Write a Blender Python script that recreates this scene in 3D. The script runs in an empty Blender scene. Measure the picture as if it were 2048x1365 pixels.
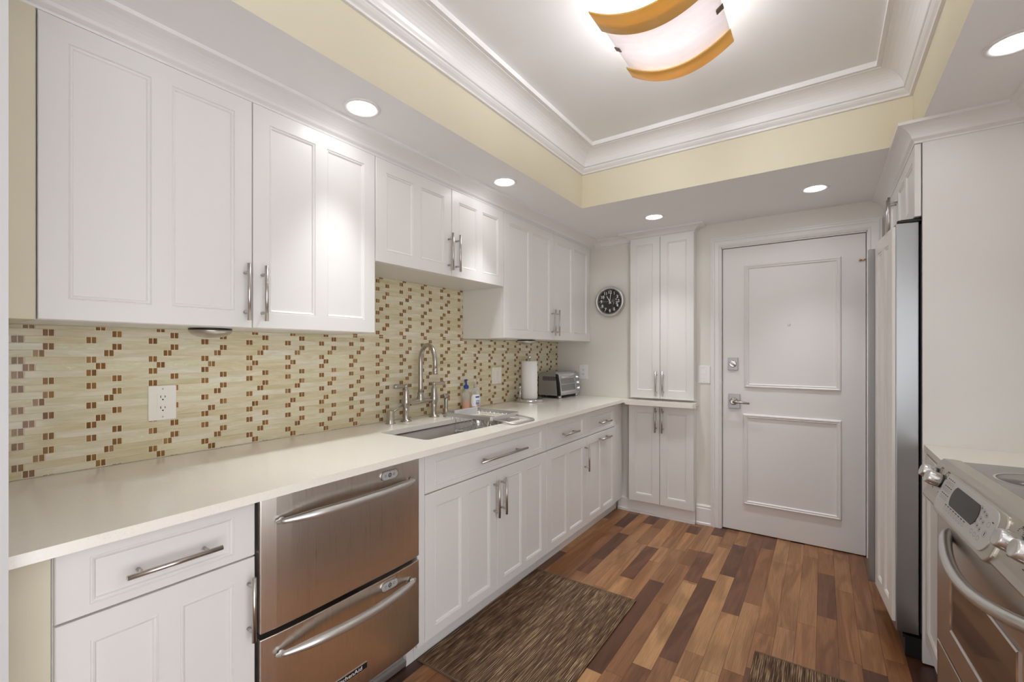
import bpy, bmesh, math, random
from mathutils import Vector, Matrix
random.seed(7)
S = bpy.context.scene
COL = S.collection
PI = math.pi

# ------------------------------------------------------------------ camera, world, exposure
cd = bpy.data.cameras.new('camera')
cam = bpy.data.objects.new('camera', cd); COL.objects.link(cam)
cam.location = (0, 0, 1.29)
cam.rotation_euler = (PI/2, 0, math.radians(34.63))
cd.sensor_width = 36.0
cd.lens = 900.7/2048*36.0
cd.shift_y = 20.5/2048
cd.clip_start = 0.02
S.camera = cam
S.view_settings.view_transform = 'Standard'
S.view_settings.look = 'None'
S.view_settings.gamma = 1.0
S.view_settings.use_curve_mapping = False
S.view_settings.exposure = 0.53
S.cycles.use_denoising = True
S.cycles.max_bounces = 10
S.cycles.diffuse_bounces = 6
S.cycles.sample_clamp_indirect = 6.0
S.cycles.caustics_reflective = False
S.cycles.caustics_refractive = False

W = bpy.data.worlds.new('daylight'); S.world = W; W.use_nodes = True
_b = W.node_tree.nodes['Background']
_b.inputs[0].default_value = (0.94, 0.97, 1.04, 1); _b.inputs[1].default_value = 2.4
LENS_STRENGTH = 17.0        # glowing lens of the recessed lamps
SPOT_W = 11.0              # beam of each recessed lamp
BULB_STRENGTH = 112.0       # bulbs of the ceiling lamp

# ------------------------------------------------------------------ materials
def mat(name, col, rough=0.5, metal=0.0, coat=0.0, spec=0.5, trans=0.0, emit=None, estr=0.0, ior=1.45):
    m = bpy.data.materials.new(name); m.use_nodes = True
    p = m.node_tree.nodes['Principled BSDF']
    p.inputs['Base Color'].default_value = (*col, 1)
    p.inputs['Roughness'].default_value = rough
    p.inputs['Metallic'].default_value = metal
    p.inputs['Coat Weight'].default_value = coat
    p.inputs['Coat Roughness'].default_value = 0.08
    p.inputs['Specular IOR Level'].default_value = spec
    p.inputs['Transmission Weight'].default_value = trans
    p.inputs['IOR'].default_value = ior
    if emit:
        p.inputs['Emission Color'].default_value = (*emit, 1); p.inputs['Emission Strength'].default_value = estr
    return m

class NT:
    def __init__(s, m): s.t = m.node_tree; s.p = s.t.nodes['Principled BSDF']
    def n(s, typ, **kw):
        nd = s.t.nodes.new(typ)
        for k, v in kw.items():
            if k.startswith('_'): nd.inputs[int(k[1:])].default_value = v
            else: setattr(nd, k, v)
        return nd
    def l(s, a, b): s.t.links.new(a, b)
    def coords(s, scale, kind='Object', rnd=None):
        tc = s.n('ShaderNodeTexCoord')
        mp = s.n('ShaderNodeMapping'); mp.inputs['Scale'].default_value = scale
        s.l(tc.outputs[kind], mp.inputs[0])
        if rnd is not None:
            cb = s.n('ShaderNodeCombineXYZ')
            for i in range(3): s.l(rnd, cb.inputs[i])
            sc = s.n('ShaderNodeVectorMath', operation='SCALE'); sc.inputs[3].default_value = 57.0
            s.l(cb.outputs[0], sc.inputs[0]); s.l(sc.outputs[0], mp.inputs['Location'])
        return mp.outputs[0]
    def ramp(s, fac, stops, interp='LINEAR'):
        r = s.n('ShaderNodeValToRGB'); cr = r.color_ramp; cr.interpolation = interp
        while len(cr.elements) > 1: cr.elements.remove(cr.elements[-1])
        cr.elements[0].position = stops[0][0]; cr.elements[0].color = (*stops[0][1], 1)
        for pos, c in stops[1:]:
            e = cr.elements.new(pos); e.color = (*c, 1)
        s.l(fac, r.inputs[0]); return r.outputs[0]
    def noise(s, vec, scale, detail=4, rough=0.55, dist=0.0):
        nd = s.n('ShaderNodeTexNoise'); nd.inputs['Scale'].default_value = scale; nd.inputs['Detail'].default_value = detail
        nd.inputs['Roughness'].default_value = rough; nd.inputs['Distortion'].default_value = dist
        s.l(vec, nd.inputs['Vector']); return nd.outputs[0]
    def mix(s, fac, a, b, typ='MIX'):
        m = s.n('ShaderNodeMix', data_type='RGBA', blend_type=typ)
        for sock, v in ((m.inputs[0], fac), (m.inputs[6], a), (m.inputs[7], b)):
            if isinstance(v, (int, float)): sock.default_value = v
            elif isinstance(v, tuple): sock.default_value = (*v, 1)
            else: s.l(v, sock)
        return m.outputs[2]
    def bump(s, h, strength=0.2, dist=0.002):
        b = s.n('ShaderNodeBump'); b.inputs['Strength'].default_value = strength; b.inputs['Distance'].default_value = dist
        s.l(h, b.inputs['Height']); s.l(b.outputs[0], s.p.inputs['Normal'])

def paint(name, col, rough, bump=0.05, scale=900, coat=0.0):
    m = mat(name, col, rough, coat=coat); t = NT(m)
    v = t.coords((1, 1, 1)); f = t.noise(v, scale, 2)
    big = t.noise(v, 3.0, 2)
    t.l(t.mix(big, tuple(c*0.975 for c in col), col), t.p.inputs['Base Color'])
    t.bump(f, bump, 0.0006)
    return m

M_CAB = paint('cabinet_white_lacquer', (0.80, 0.782, 0.755), 0.33, 0.03, 500)
M_WALL = paint('wall_warm_white_paint', (0.78, 0.755, 0.70), 0.62, 0.12, 700)
M_CREAM = paint('wall_cream_paint', (0.74, 0.685, 0.525), 0.6, 0.12, 700)
M_CEIL = paint('ceiling_white_paint', (0.87, 0.865, 0.86), 0.75, 0.08, 600)
M_TRIM = paint('trim_white_gloss', (0.82, 0.80, 0.785), 0.32, 0.02, 400)
M_DOOR = paint('door_white_paint', (0.80, 0.775, 0.755), 0.36, 0.06, 300)
M_PLATE = mat('switch_plate_plastic', (0.82, 0.78, 0.70), 0.35)
M_PLATEW = mat('white_plastic', (0.86, 0.86, 0.86), 0.35)
M_DARK = mat('dark_slot', (0.015, 0.014, 0.013), 0.6)
M_BLACK = mat('black_plastic', (0.012, 0.012, 0.013), 0.35)
M_GASKET = mat('gasket_black', (0.01, 0.009, 0.012), 0.55)
M_NICKEL = mat('brushed_nickel', (0.49, 0.45, 0.40), 0.28, 1.0)
M_PULL = mat('pull_brushed_steel', (0.56, 0.53, 0.50), 0.28, 1.0)
M_LOCK = mat('satin_lock_metal', (0.36, 0.35, 0.34), 0.36, 1.0)
M_CHROME = mat('chrome', (0.74, 0.74, 0.75), 0.09, 1.0)
M_SILVER = mat('silver_metal', (0.66, 0.655, 0.64), 0.32, 0.9)
M_BRASS = mat('brass', (0.60, 0.40, 0.14), 0.25, 1.0)
M_PAPER = mat('paper_towel', (0.86, 0.85, 0.84), 0.9)
M_RED = mat('red_mark', (0.55, 0.03, 0.03), 0.4)
M_INK = mat('printed_ink', (0.06, 0.055, 0.05), 0.5)
M_INKW = mat('white_ink', (0.80, 0.80, 0.78), 0.5)
M_BLUE = mat('blue_plastic', (0.015, 0.07, 0.32), 0.3)
M_LABELW = mat('white_label', (0.84, 0.85, 0.88), 0.4)
M_BOARD = mat('light_grey_plastic', (0.72, 0.72, 0.70), 0.45)
M_LENS = mat('lamp_lens', (1, 1, 1), 0.4, emit=(0.96, 0.985, 1.02), estr=LENS_STRENGTH)
M_BULB = mat('bulb_glow', (1, 1, 1), 0.4, emit=(0.95, 0.98, 1.03), estr=BULB_STRENGTH)
def m_clear(name, col, k):
    m = mat(name, col, 0.08); nt = m.node_tree
    tr = nt.nodes.new('ShaderNodeBsdfTransparent'); tr.inputs[0].default_value = (*[0.5+0.5*c for c in col], 1)
    ms = nt.nodes.new('ShaderNodeMixShader'); ms.inputs[0].default_value = k
    nt.links.new(nt.nodes['Principled BSDF'].outputs[0], ms.inputs[1]); nt.links.new(tr.outputs[0], ms.inputs[2]); nt.links.new(ms.outputs[0], nt.nodes['Material Output'].inputs[0])
    return m
M_CLEAR = m_clear('clear_plastic', (0.90, 0.90, 0.88), 0.72)
M_ORANGE = m_clear('orange_soap', (0.85, 0.30, 0.03), 0.25)
M_GLASSDK = mat('oven_glass', (0.022, 0.016, 0.013), 0.04, coat=0.5, spec=0.9)
M_TOGLASS = mat('toaster_glass', (0.16, 0.165, 0.16), 0.08, spec=0.9, coat=0.6)
M_CLOCKF = mat('clock_face_black', (0.018, 0.018, 0.022), 0.12, coat=0.8)
M_KEYPAD = mat('keypad_silver', (0.56, 0.55, 0.53), 0.38, 0.35)

def steel(name, col, rough, vertical=True, amp=0.10):
    m = mat(name, col, rough, 1.0); t = NT(m)
    v = t.coords((700, 700, 4) if vertical else (700, 4, 700))
    f = t.noise(v, 1.0, 3)
    r = t.n('ShaderNodeMapRange'); r.inputs[3].default_value = rough-amp/2; r.inputs[4].default_value = rough+amp/2
    t.l(f, r.inputs[0]); t.l(r.outputs[0], t.p.inputs['Roughness'])
    t.bump(f, 0.06, 0.0004)
    return m
M_STEEL = steel('brushed_stainless', (0.76, 0.705, 0.64), 0.29)
M_TOAST = steel('toaster_steel', (0.58, 0.61, 0.68), 0.34, False)  # blue in the base colour stands in for the reflected window
_t = NT(M_STEEL); _tg = _t.n('ShaderNodeTangent', direction_type='RADIAL', axis='Z'); _t.l(_tg.outputs[0], _t.p.inputs['Tangent']); _t.p.inputs['Anisotropic'].default_value = 0.75
M_STEELF = steel('fridge_stainless', (0.38, 0.385, 0.39), 0.34)
M_RANGE = steel('range_stainless', (0.55, 0.515, 0.465), 0.34, False)
M_SINK = steel('sink_stainless', (0.40, 0.375, 0.345), 0.42, False)

def m_quartz():
    m = mat('cream_quartz', (0.78, 0.74, 0.66), 0.16); t = NT(m)
    v = t.coords((1, 1, 1))
    vo = t.n('ShaderNodeTexVoronoi'); vo.inputs['Scale'].default_value = 330; t.l(v, vo.inputs['Vector'])
    sp = t.ramp(vo.outputs['Distance'], [(0.0, (1, 1, 1)), (0.13, (1, 1, 1)), (0.2, (0, 0, 0))])
    sep = t.n('ShaderNodeSeparateColor'); t.l(vo.outputs['Color'], sep.inputs[0])
    gate = t.ramp(sep.outputs[0], [(0.0, (0, 0, 0)), (0.62, (0, 0, 0)), (0.66, (1, 1, 1))])
    mul = t.mix(1.0, sp, gate, 'MULTIPLY')
    dk = t.ramp(sep.outputs[1], [(0, (0.50, 0.44, 0.36)), (0.6, (0.66, 0.60, 0.52)), (1, (0.92, 0.90, 0.86))])
    f = t.noise(v, 120, 3)
    base = t.ramp(f, [(0.3, (0.88, 0.835, 0.755)), (0.7, (0.905, 0.865, 0.79))])
    t.l(t.mix(mul, base, dk), t.p.inputs['Base Color'])
    return m
M_QUARTZ = m_quartz()

def m_glasstile():
    m = mat('glass_mosaic', (0.7, 0.65, 0.5), 0.10, spec=0.32); t = NT(m)
    g = t.n('ShaderNodeNewGeometry'); rnd = g.outputs['Random Per Island']
    at = t.n('ShaderNodeAttribute', attribute_name='brown')
    v = t.coords((6, 9, 60), rnd=rnd)
    f = t.noise(v, 1.0, 5, 0.6, 0.6)
    base = t.ramp(rnd, [(0.0, (0.60, 0.52, 0.33)), (0.16, (0.68, 0.60, 0.40)), (0.32, (0.55, 0.49, 0.29)), (0.48, (0.78, 0.73, 0.60)),
                        (0.62, (0.60, 0.56, 0.38)), (0.78, (0.72, 0.67, 0.50)), (0.88, (0.78, 0.755, 0.66)), (1.0, (0.63, 0.54, 0.33))])
    dark = t.mix(0.46, base, (0.48, 0.385, 0.17))
    lite = t.mix(0.36, base, (0.85, 0.80, 0.65))
    veins = t.ramp(f, [(0.30, (0, 0, 0)), (0.68, (1, 1, 1))])
    glass = t.mix(veins, dark, lite)
    # a few iridescent strips
    wn = t.n('ShaderNodeTexWhiteNoise', noise_dimensions='1D'); t.l(rnd, wn.inputs['W'])
    gate = t.ramp(wn.outputs[0], [(0.0, (0, 0, 0)), (0.88, (0, 0, 0)), (0.90, (1, 1, 1))])
    v2 = t.coords((30, 40, 160), rnd=rnd)
    f2 = t.noise(v2, 1.0, 4, 0.7, 1.2)
    iri = t.ramp(f2, [(0.35, (0.60, 0.62, 0.36)), (0.5, (0.78, 0.66, 0.50)), (0.58, (0.62, 0.70, 0.48)), (0.66, (0.86, 0.84, 0.74))])
    glass = t.mix(t.mix(1.0, gate, (0.75, 0.75, 0.75), 'MULTIPLY'), glass, iri)
    br = t.ramp(rnd, [(0.0, (0.16, 0.055, 0.012)), (0.3, (0.30, 0.13, 0.03)), (0.55, (0.22, 0.075, 0.03)), (0.8, (0.36, 0.18, 0.05)), (1.0, (0.42, 0.25, 0.11))])
    v3 = t.coords((60, 160, 10), rnd=rnd); f3 = t.noise(v3, 1.0, 3)
    br = t.mix(f3, t.mix(0.5, br, (0.05, 0.02, 0.008)), t.mix(0.35, br, (0.50, 0.30, 0.10)))
    t.l(t.mix(at.outputs['Fac'], glass, br), t.p.inputs['Base Color'])
    t.bump(f, 0.12, 0.001)
    return m
M_TILE = m_glasstile()
M_GROUT = mat('grout', (0.76, 0.70, 0.56), 0.8)

def m_wood():
    m = mat('walnut_planks', (0.3, 0.15, 0.07), 0.3, spec=0.5); t = NT(m)
    g = t.n('ShaderNodeNewGeometry'); rnd = g.outputs['Random Per Island']
    at = t.n('ShaderNodeAttribute', attribute_name='tone')
    v = t.coords((9, 1.1, 9), rnd=rnd)
    f = t.noise(v, 1.0, 3, 0.5, 0.8)
    wv = t.n('ShaderNodeMath', operation='MULTIPLY'); wv.inputs[1].default_value = 26.0; t.l(f, wv.inputs[0])
    sn = t.n('ShaderNodeMath', operation='SINE'); t.l(wv.outputs[0], sn.inputs[0])
    rings = t.n('ShaderNodeMapRange'); rings.inputs[1].default_value = -1; rings.inputs[2].default_value = 1; t.l(sn.outputs[0], rings.inputs[0])
    v2 = t.coords((260, 7, 260), rnd=rnd); fine = t.noise(v2, 1.0, 4, 0.65)
    v3 = t.coords((7, 1.2, 7), rnd=rnd); cloud = t.noise(v3, 1.0, 3)
    base = t.ramp(at.outputs['Fac'], [(0.0, (0.080, 0.034, 0.022)), (0.22, (0.150, 0.064, 0.034)), (0.45, (0.255, 0.115, 0.052)),
                                      (0.7, (0.355, 0.178, 0.080)), (1.0, (0.475, 0.270, 0.128))])
    base = t.mix(rings.outputs[0], t.mix(1.0, base, (0.70, 0.66, 0.62), 'MULTIPLY'), base)
    base = t.mix(t.ramp(fine, [(0.35, (1, 1, 1)), (0.62, (0, 0, 0))]), base, t.mix(1.0, base, (0.74, 0.70, 0.66), 'MULTIPLY'))
    base = t.mix(t.ramp(cloud, [(0.35, (0, 0, 0)), (0.7, (1, 1, 1))]), base, t.mix(1.0, base, (1.22, 1.16, 1.08), 'MULTIPLY'))
    t.l(base, t.p.inputs['Base Color'])
    rr = t.n('ShaderNodeMapRange'); rr.inputs[3].default_value = 0.24; rr.inputs[4].default_value = 0.40; t.l(fine, rr.inputs[0]); t.l(rr.outputs[0], t.p.inputs['Roughness'])
    t.bump(fine, 0.05, 0.0006)
    return m
M_WOOD = m_wood()
M_SUBFLOOR = mat('floor_gap', (0.035, 0.016, 0.010), 0.7)

def m_rug():
    m = mat('woven_mat', (0.2, 0.12, 0.06), 0.85); t = NT(m)
    v = t.coords((300, 11, 1)); a = t.noise(v, 1.0, 2, 0.6)
    v2 = t.coords((80, 4, 1)); b = t.noise(v2, 1.0, 3, 0.6)
    v3 = t.coords((1, 1, 1))
    wx = t.n('ShaderNodeTexWave', wave_type='BANDS', bands_direction='X'); wx.inputs['Scale'].default_value = 42; t.l(v3, wx.inputs[0])
    wy = t.n('ShaderNodeTexWave', wave_type='BANDS', bands_direction='Y'); wy.inputs['Scale'].default_value = 58; t.l(v3, wy.inputs[0])
    mixab = t.mix(0.36, t.ramp(a, [(0.3, (0, 0, 0)), (0.7, (1, 1, 1))]), t.ramp(b, [(0.32, (0, 0, 0)), (0.68, (1, 1, 1))]))
    c = t.ramp(mixab, [(0.12, (0.032, 0.015, 0.008)), (0.42, (0.115, 0.058, 0.028)), (0.62, (0.25, 0.150, 0.078)), (0.86, (0.52, 0.38, 0.225))])
    c = t.mix(t.ramp(wx.outputs[1], [(0.0, (0.85, 0.85, 0.85)), (0.4, (0, 0, 0))]), c, t.mix(1.0, c, (0.30, 0.26, 0.24), 'MULTIPLY'))
    c = t.mix(t.ramp(wy.outputs[1], [(0.0, (0.5, 0.5, 0.5)), (0.4, (0, 0, 0))]), c, t.mix(1.0, c, (0.45, 0.42, 0.40), 'MULTIPLY'))
    t.l(c, t.p.inputs['Base Color'])
    t.bump(wx.outputs[1], 0.6, 0.002)
    return m
M_RUG = m_rug()
M_RUGEDGE = mat('mat_edge', (0.16, 0.11, 0.07), 0.8)

def m_glass_shade(name, col, dark, transl):
    m = bpy.data.materials.new(name); m.use_nodes = True
    nt = m.node_tree; p = nt.nodes['Principled BSDF']; out = nt.nodes['Material Output']
    t = NT(m); v = t.coords((7, 26, 7)); f = t.noise(v, 1.0, 4, 0.6, 0.7)
    c = t.mix(f, dark, col); t.l(c, p.inputs['Base Color']); p.inputs['Roughness'].default_value = 0.12
    tr = t.n('ShaderNodeBsdfTranslucent'); t.l(c, tr.inputs[0])
    ms = t.n('ShaderNodeMixShader'); ms.inputs[0].default_value = transl
    t.l(p.outputs[0], ms.inputs[1]); t.l(tr.outputs[0], ms.inputs[2]); t.l(ms.outputs[0], out.inputs[0])
    return m
M_SHADE = m_glass_shade('alabaster_glass', (0.80, 0.765, 0.755), (0.64, 0.60, 0.60), 0.36)
M_AMBER = m_glass_shade('amber_glass', (0.84, 0.57, 0.17), (0.76, 0.46, 0.10), 0.22)

def m_cooktop():
    m = mat('ceramic_cooktop', (0.16, 0.155, 0.145), 0.16, spec=0.6); t = NT(m)
    v = t.coords((1, 1, 1)); f = t.noise(v, 1400, 2)
    t.l(t.ramp(f, [(0.40, (0.12, 0.115, 0.105)), (0.62, (0.26, 0.25, 0.235))]), t.p.inputs['Base Color'])
    return m
M_COOK = m_cooktop()
M_RING = mat('cooktop_ring_print', (0.50, 0.48, 0.43), 0.2)
M_BURN = mat('cooktop_burner', (0.15, 0.145, 0.135), 0.12)

# ------------------------------------------------------------------ mesh builder
ORG = {}
class MB:
    def __init__(s): s.v = []; s.f = []; s.mi = []; s.sm = []
    def add(s, vs, fs, mi=0, smooth=False):
        o = len(s.v); s.v += [tuple(p) for p in vs]
        for f in fs: s.f.append([i+o for i in f]); s.mi.append(mi); s.sm.append(smooth)
        return s
    def box(s, x0, x1, y0, y1, z0, z1, mi=0):
        vs = [(x, y, z) for x in (x0, x1) for y in (y0, y1) for z in (z0, z1)]
        return s.add(vs, [(0, 1, 3, 2), (4, 6, 7, 5), (0, 4, 5, 1), (2, 3, 7, 6), (0, 2, 6, 4), (1, 5, 7, 3)], mi)
    def tube(s, pts, r, n=12, mi=0, caps=True, smooth=True):
        pts = [Vector(p) for p in pts]; m = len(pts)
        rs = r if isinstance(r, (list, tuple)) else [r]*m
        tans = []
        for i in range(m):
            a = pts[max(i-1, 0)]; b = pts[min(i+1, m-1)]; tans.append((b-a).normalized())
        up = Vector((0, 0, 1)) if abs(tans[0].z) < 0.9 else Vector((1, 0, 0))
        u = tans[0].cross(up).normalized(); vs = []
        for i in range(m):
            t = tans[i]; u = (u - t*u.dot(t)).normalized(); w = t.cross(u)
            for k in range(n):
                a = 2*PI*k/n; vs.append(pts[i] + (u*math.cos(a)+w*math.sin(a))*rs[i])
        fs = [(i*n+k, i*n+(k+1) % n, (i+1)*n+(k+1) % n, (i+1)*n+k) for i in range(m-1) for k in range(n)]
        s.add(vs, fs, mi, smooth)
        if caps:
            o = len(s.v)-len(vs)
            s.f.append([o+k for k in range(n)][::-1]); s.mi.append(mi); s.sm.append(False)
            s.f.append([o+(m-1)*n+k for k in range(n)]); s.mi.append(mi); s.sm.append(False)
        return s
    def lathe(s, c, prof, axis='Z', n=24, mi=0, smooth=True, sx=1.0, sy=1.0):
        """prof = [(radius, height)]; capped where the radius is > 0 at the ends"""
        ax = {'Z': (Vector((1, 0, 0)), Vector((0, 1, 0)), Vector((0, 0, 1))),
              'X': (Vector((0, 1, 0)), Vector((0, 0, 1)), Vector((1, 0, 0))),
              'Y': (Vector((1, 0, 0)), Vector((0, 0, 1)), Vector((0, -1, 0)))}[axis] if isinstance(axis, str) else axis
        c = Vector(c); vs = []
        for r, h in prof:
            for k in range(n):
                a = 2*PI*k/n; vs.append(c + ax[0]*(r*sx*math.cos(a)) + ax[1]*(r*sy*math.sin(a)) + ax[2]*h)
        m = len(prof)
        fs = [(i*n+k, i*n+(k+1) % n, (i+1)*n+(k+1) % n, (i+1)*n+k) for i in range(m-1) for k in range(n)]
        o = len(s.v); s.add(vs, fs, mi, smooth)
        if prof[0][0] > 1e-6: s.f.append([o+k for k in range(n)][::-1]); s.mi.append(mi); s.sm.append(False)
        if prof[-1][0] > 1e-6: s.f.append([o+(m-1)*n+k for k in range(n)]); s.mi.append(mi); s.sm.append(False)
        return s
    def prism(s, poly, fn, d0, d1, mi=0, smooth=False):
        """poly of 2D points, fn(a, b, d) -> 3D"""
        n = len(poly)
        vs = [fn(a, b, d0) for a, b in poly]+[fn(a, b, d1) for a, b in poly]
        s.add(vs, [list(range(n))[::-1], list(range(n, 2*n))], mi)
        o = len(s.v)-2*n
        for k in range(n): s.f.append([o+k, o+(k+1) % n, o+n+(k+1) % n, o+n+k]); s.mi.append(mi); s.sm.append(smooth)
        return s
    def sweep(s, prof, path, fn, closed=False, mi=0, side=1):
        """prof [(d, h)], path [(a, b)] in plan; mitred; d is measured to the left (side=1) of the path"""
        m = len(path); P = [Vector(p) for p in path]; rows = []
        for i in range(m):
            d0 = (P[i]-P[i-1]).normalized() if (i > 0 or closed) else None
            d1 = (P[(i+1) % m]-P[i]).normalized() if (i < m-1 or closed) else None
            d0 = d0 or d1; d1 = d1 or d0
            n0 = Vector((-d0.y, d0.x))*side; n1 = Vector((-d1.y, d1.x))*side
            k = (n0+n1); k = k/max(k.length_squared, 1e-9)*2
            rows.append([fn(P[i].x+k.x*d, P[i].y+k.y*d, h) for d, h in prof])
        n = len(prof); vs = [p for r in rows for p in r]
        fs = []
        for i in range(m if closed else m-1):
            j = (i+1) % m
            for k in range(n): fs.append((i*n+k, j*n+k, j*n+(k+1) % n, i*n+(k+1) % n))
        if not closed: fs += [list(range(n)), [(m-1)*n+k for k in range(n)][::-1]]
        return s.add(vs, fs, mi)
    def build(s, name, mats, parent=None, bevel=0, local=False, seg=2, autosmooth=False):
        if not isinstance(mats, (list, tuple)): mats = [mats]
        o0 = Vector((0, 0, 0))
        if parent is not None: o0 = ORG.get(parent.name, o0)
        elif not local:
            xs = [p[0] for p in s.v]; ys = [p[1] for p in s.v]; zs = [p[2] for p in s.v]
            o0 = Vector(((min(xs)+max(xs))/2, (min(ys)+max(ys))/2, min(zs)))
        bm = bmesh.new()
        vs = [bm.verts.new(Vector(p)-o0) for p in s.v]
        for f, mi, sm in zip(s.f, s.mi, s.sm):
            try: fc = bm.faces.new([vs[i] for i in f])
            except ValueError: continue
            fc.material_index = mi; fc.smooth = sm
        bmesh.ops.recalc_face_normals(bm, faces=bm.faces)
        me = bpy.data.meshes.new(name); bm.to_mesh(me); bm.free()
        for m in mats: me.materials.append(m)
        ob = bpy.data.objects.new(name, me); COL.objects.link(ob)
        if parent is not None: ob.parent = parent
        else: ob.location = o0
        ORG[ob.name] = o0
        if bevel:
            b = ob.modifiers.new('bevel', 'BEVEL'); b.width = bevel; b.segments = seg; b.limit_method = 'ANGLE'; b.angle_limit = math.radians(50)
        return ob

def tag(o, label=None, cat=None, group=None, kind=None):
    if label: o['label'] = label
    if cat: o['category'] = cat
    if group: o['group'] = group
    if kind: o['kind'] = kind
    return o
def thing(name, loc, label, cat, group=None, rz=0, local=False):
    e = bpy.data.objects.new(name, None); COL.objects.link(e); e.empty_display_size = 0.1
    e.location = loc; e.rotation_euler = (0, 0, rz)
    ORG[e.name] = Vector((0, 0, 0)) if local else Vector(loc)
    return tag(e, label, cat, group)
def struct(o, label=None): o['kind'] = 'structure'; return tag(o, label)
def rrect(w, h, r, n=5, cx=0, cy=0):
    pts = []
    for (sx, sy, a0) in ((1, 1, 0), (-1, 1, 90), (-1, -1, 180), (1, -1, 270)):
        for k in range(n+1):
            a = math.radians(a0+90*k/n); pts.append((cx+sx*(w/2-r)+r*math.cos(a), cy+sy*(h/2-r)+r*math.sin(a)))
    return pts
def arc(c, r, a0, a1, n): return [(c[0]+r*math.cos(math.radians(a0+(a1-a0)*k/n)), c[1]+r*math.sin(math.radians(a0+(a1-a0)*k/n))) for k in range(n+1)]
def text_into(mb, txt, size, fn, mi=0, depth=0.0005, align='CENTER', bold=0.0):
    cu = bpy.data.curves.new('t', 'FONT'); cu.body = txt; cu.size = size; cu.align_x = align; cu.align_y = 'CENTER'; cu.extrude = depth; cu.offset = bold
    cu.resolution_u = 3
    ob = bpy.data.objects.new('t', cu); COL.objects.link(ob)
    dg = bpy.context.evaluated_depsgraph_get(); me = bpy.data.meshes.new_from_object(ob.evaluated_get(dg))
    mb.add([fn(v.co.x, v.co.y, v.co.z) for v in me.vertices], [tuple(p.vertices) for p in me.polygons], mi)
    bpy.data.objects.remove(ob); bpy.data.curves.remove(cu); bpy.data.meshes.remove(me)
def slab(mb, outer, holes, z0, z1, mi=0, sheet=False):
    bm = bmesh.new(); loops = []
    for lp in [outer]+holes:
        vs = [bm.verts.new((x, y, z1)) for x, y in lp]
        for i in range(len(vs)): bm.edges.new((vs[i], vs[(i+1) % len(vs)]))
        loops.append(lp)
    bmesh.ops.triangle_fill(bm, use_beauty=True, use_dissolve=False, edges=bm.edges[:])
    bm.verts.index_update()
    top = [tuple(v.co) for v in bm.verts]; fs = [[v.index for v in f.verts] for f in bm.faces]; bm.free()
    mb.add(top, fs, mi)
    if sheet: return mb
    mb.add([(x, y, z0) for x, y, _ in top], fs, mi)
    for lp in loops:
        n = len(lp); vs = [(x, y, z0) for x, y in lp]+[(x, y, z1) for x, y in lp]
        mb.add(vs, [(k, (k+1) % n, n+(k+1) % n, n+k) for k in range(n)], mi)
    return mb

# door / drawer front with recessed beaded panels. T(a, n, z): a along, n outward (0 back .. t front)
PROF = [(0, 0), (0.0018, -0.0035), (0.0045, -0.0012), (0.0085, -0.0028), (0.0115, -0.0075)]
def front(mb, T, a0, a1, z0, z1, t, panels, mi=0):
    e = 0.0018
    ac = sorted({a0+e, a1-e} | {p[0] for p in panels} | {p[1] for p in panels})
    zc = sorted({z0+e, z1-e} | {p[2] for p in panels} | {p[3] for p in panels})
    for i in range(len(ac)-1):
        for j in range(len(zc)-1):
            am, zm = (ac[i]+ac[i+1])/2, (zc[j]+zc[j+1])/2
            if any(p[0] < am < p[1] and p[2] < zm < p[3] for p in panels): continue
            mb.add([T(ac[i], t, zc[j]), T(ac[i+1], t, zc[j]), T(ac[i+1], t, zc[j+1]), T(ac[i], t, zc[j+1])], [(0, 1, 2, 3)], mi)
    for p in panels:
        rings = []
        for ins, dz in PROF:
            rings += [T(p[0]+ins, t+dz, p[2]+ins), T(p[1]-ins, t+dz, p[2]+ins), T(p[1]-ins, t+dz, p[3]-ins), T(p[0]+ins, t+dz, p[3]-ins)]
        fs = [(r*4+k, r*4+(k+1) % 4, r*4+4+(k+1) % 4, r*4+4+k) for r in range(len(PROF)-1) for k in range(4)]
        r = (len(PROF)-1)*4; fs.append((r, r+1, r+2, r+3)); mb.add(rings, fs, mi)
    def rect(aa0, aa1, zz0, zz1, n): return [T(aa0, n, zz0), T(aa1, n, zz0), T(aa1, n, zz1), T(aa0, n, zz1)]
    vs = rect(a0+e, a1-e, z0+e, z1-e, t)+rect(a0, a1, z0, z1, t-e)+rect(a0, a1, z0, z1, 0)
    fs = [(r*4+k, r*4+(k+1) % 4, r*4+4+(k+1) % 4, r*4+4+k) for r in range(2) for k in range(4)]+[(8, 9, 10, 11)]
    mb.add(vs, fs, mi); return mb
def pull(T, a0, a1, z0, z1, t, parent, name='handle', r=0.0062, off=0.034):
    mb = MB(); A = Vector((a0, z0)); B = Vector((a1, z1))
    mb.tube([T(a0, t+off, z0), T(a1, t+off, z1)], r, 14)
    for q in (0.15, 0.85):
        c = A.lerp(B, q); mb.tube([T(c.x, t-0.001, c.y), T(c.x, t+off, c.y)], r*0.78, 10)
    return mb.build(name, M_PULL, parent)
def two(a0, a1, z0, z1, m=0.056, c=0.05, mt=None, mbm=None):
    mt = m if mt is None else mt; mbm = m if mbm is None else mbm
    mid = (a0+a1)/2
    return [(a0+m, mid-c/2, z0+mbm, z1-mt), (mid+c/2, a1-m, z0+mbm, z1-mt)]

# ------------------------------------------------------------------ measurements
XW, XB = -1.975, -1.965          # left wall, face of the mosaic
D = 3.575                        # far wall
ZS, ZC = 2.227, 2.575            # soffit, tray ceiling
XU, XD = -1.631, -1.335          # fronts of wall / base doors
ZT, ZTB = 0.906, 0.882           # worktop top / underside
XR = 0.98                        # right wall
TX0, TX1, TY1, TY0 = -1.300, 0.332, 2.69, -0.9   # ceiling tray

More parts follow.
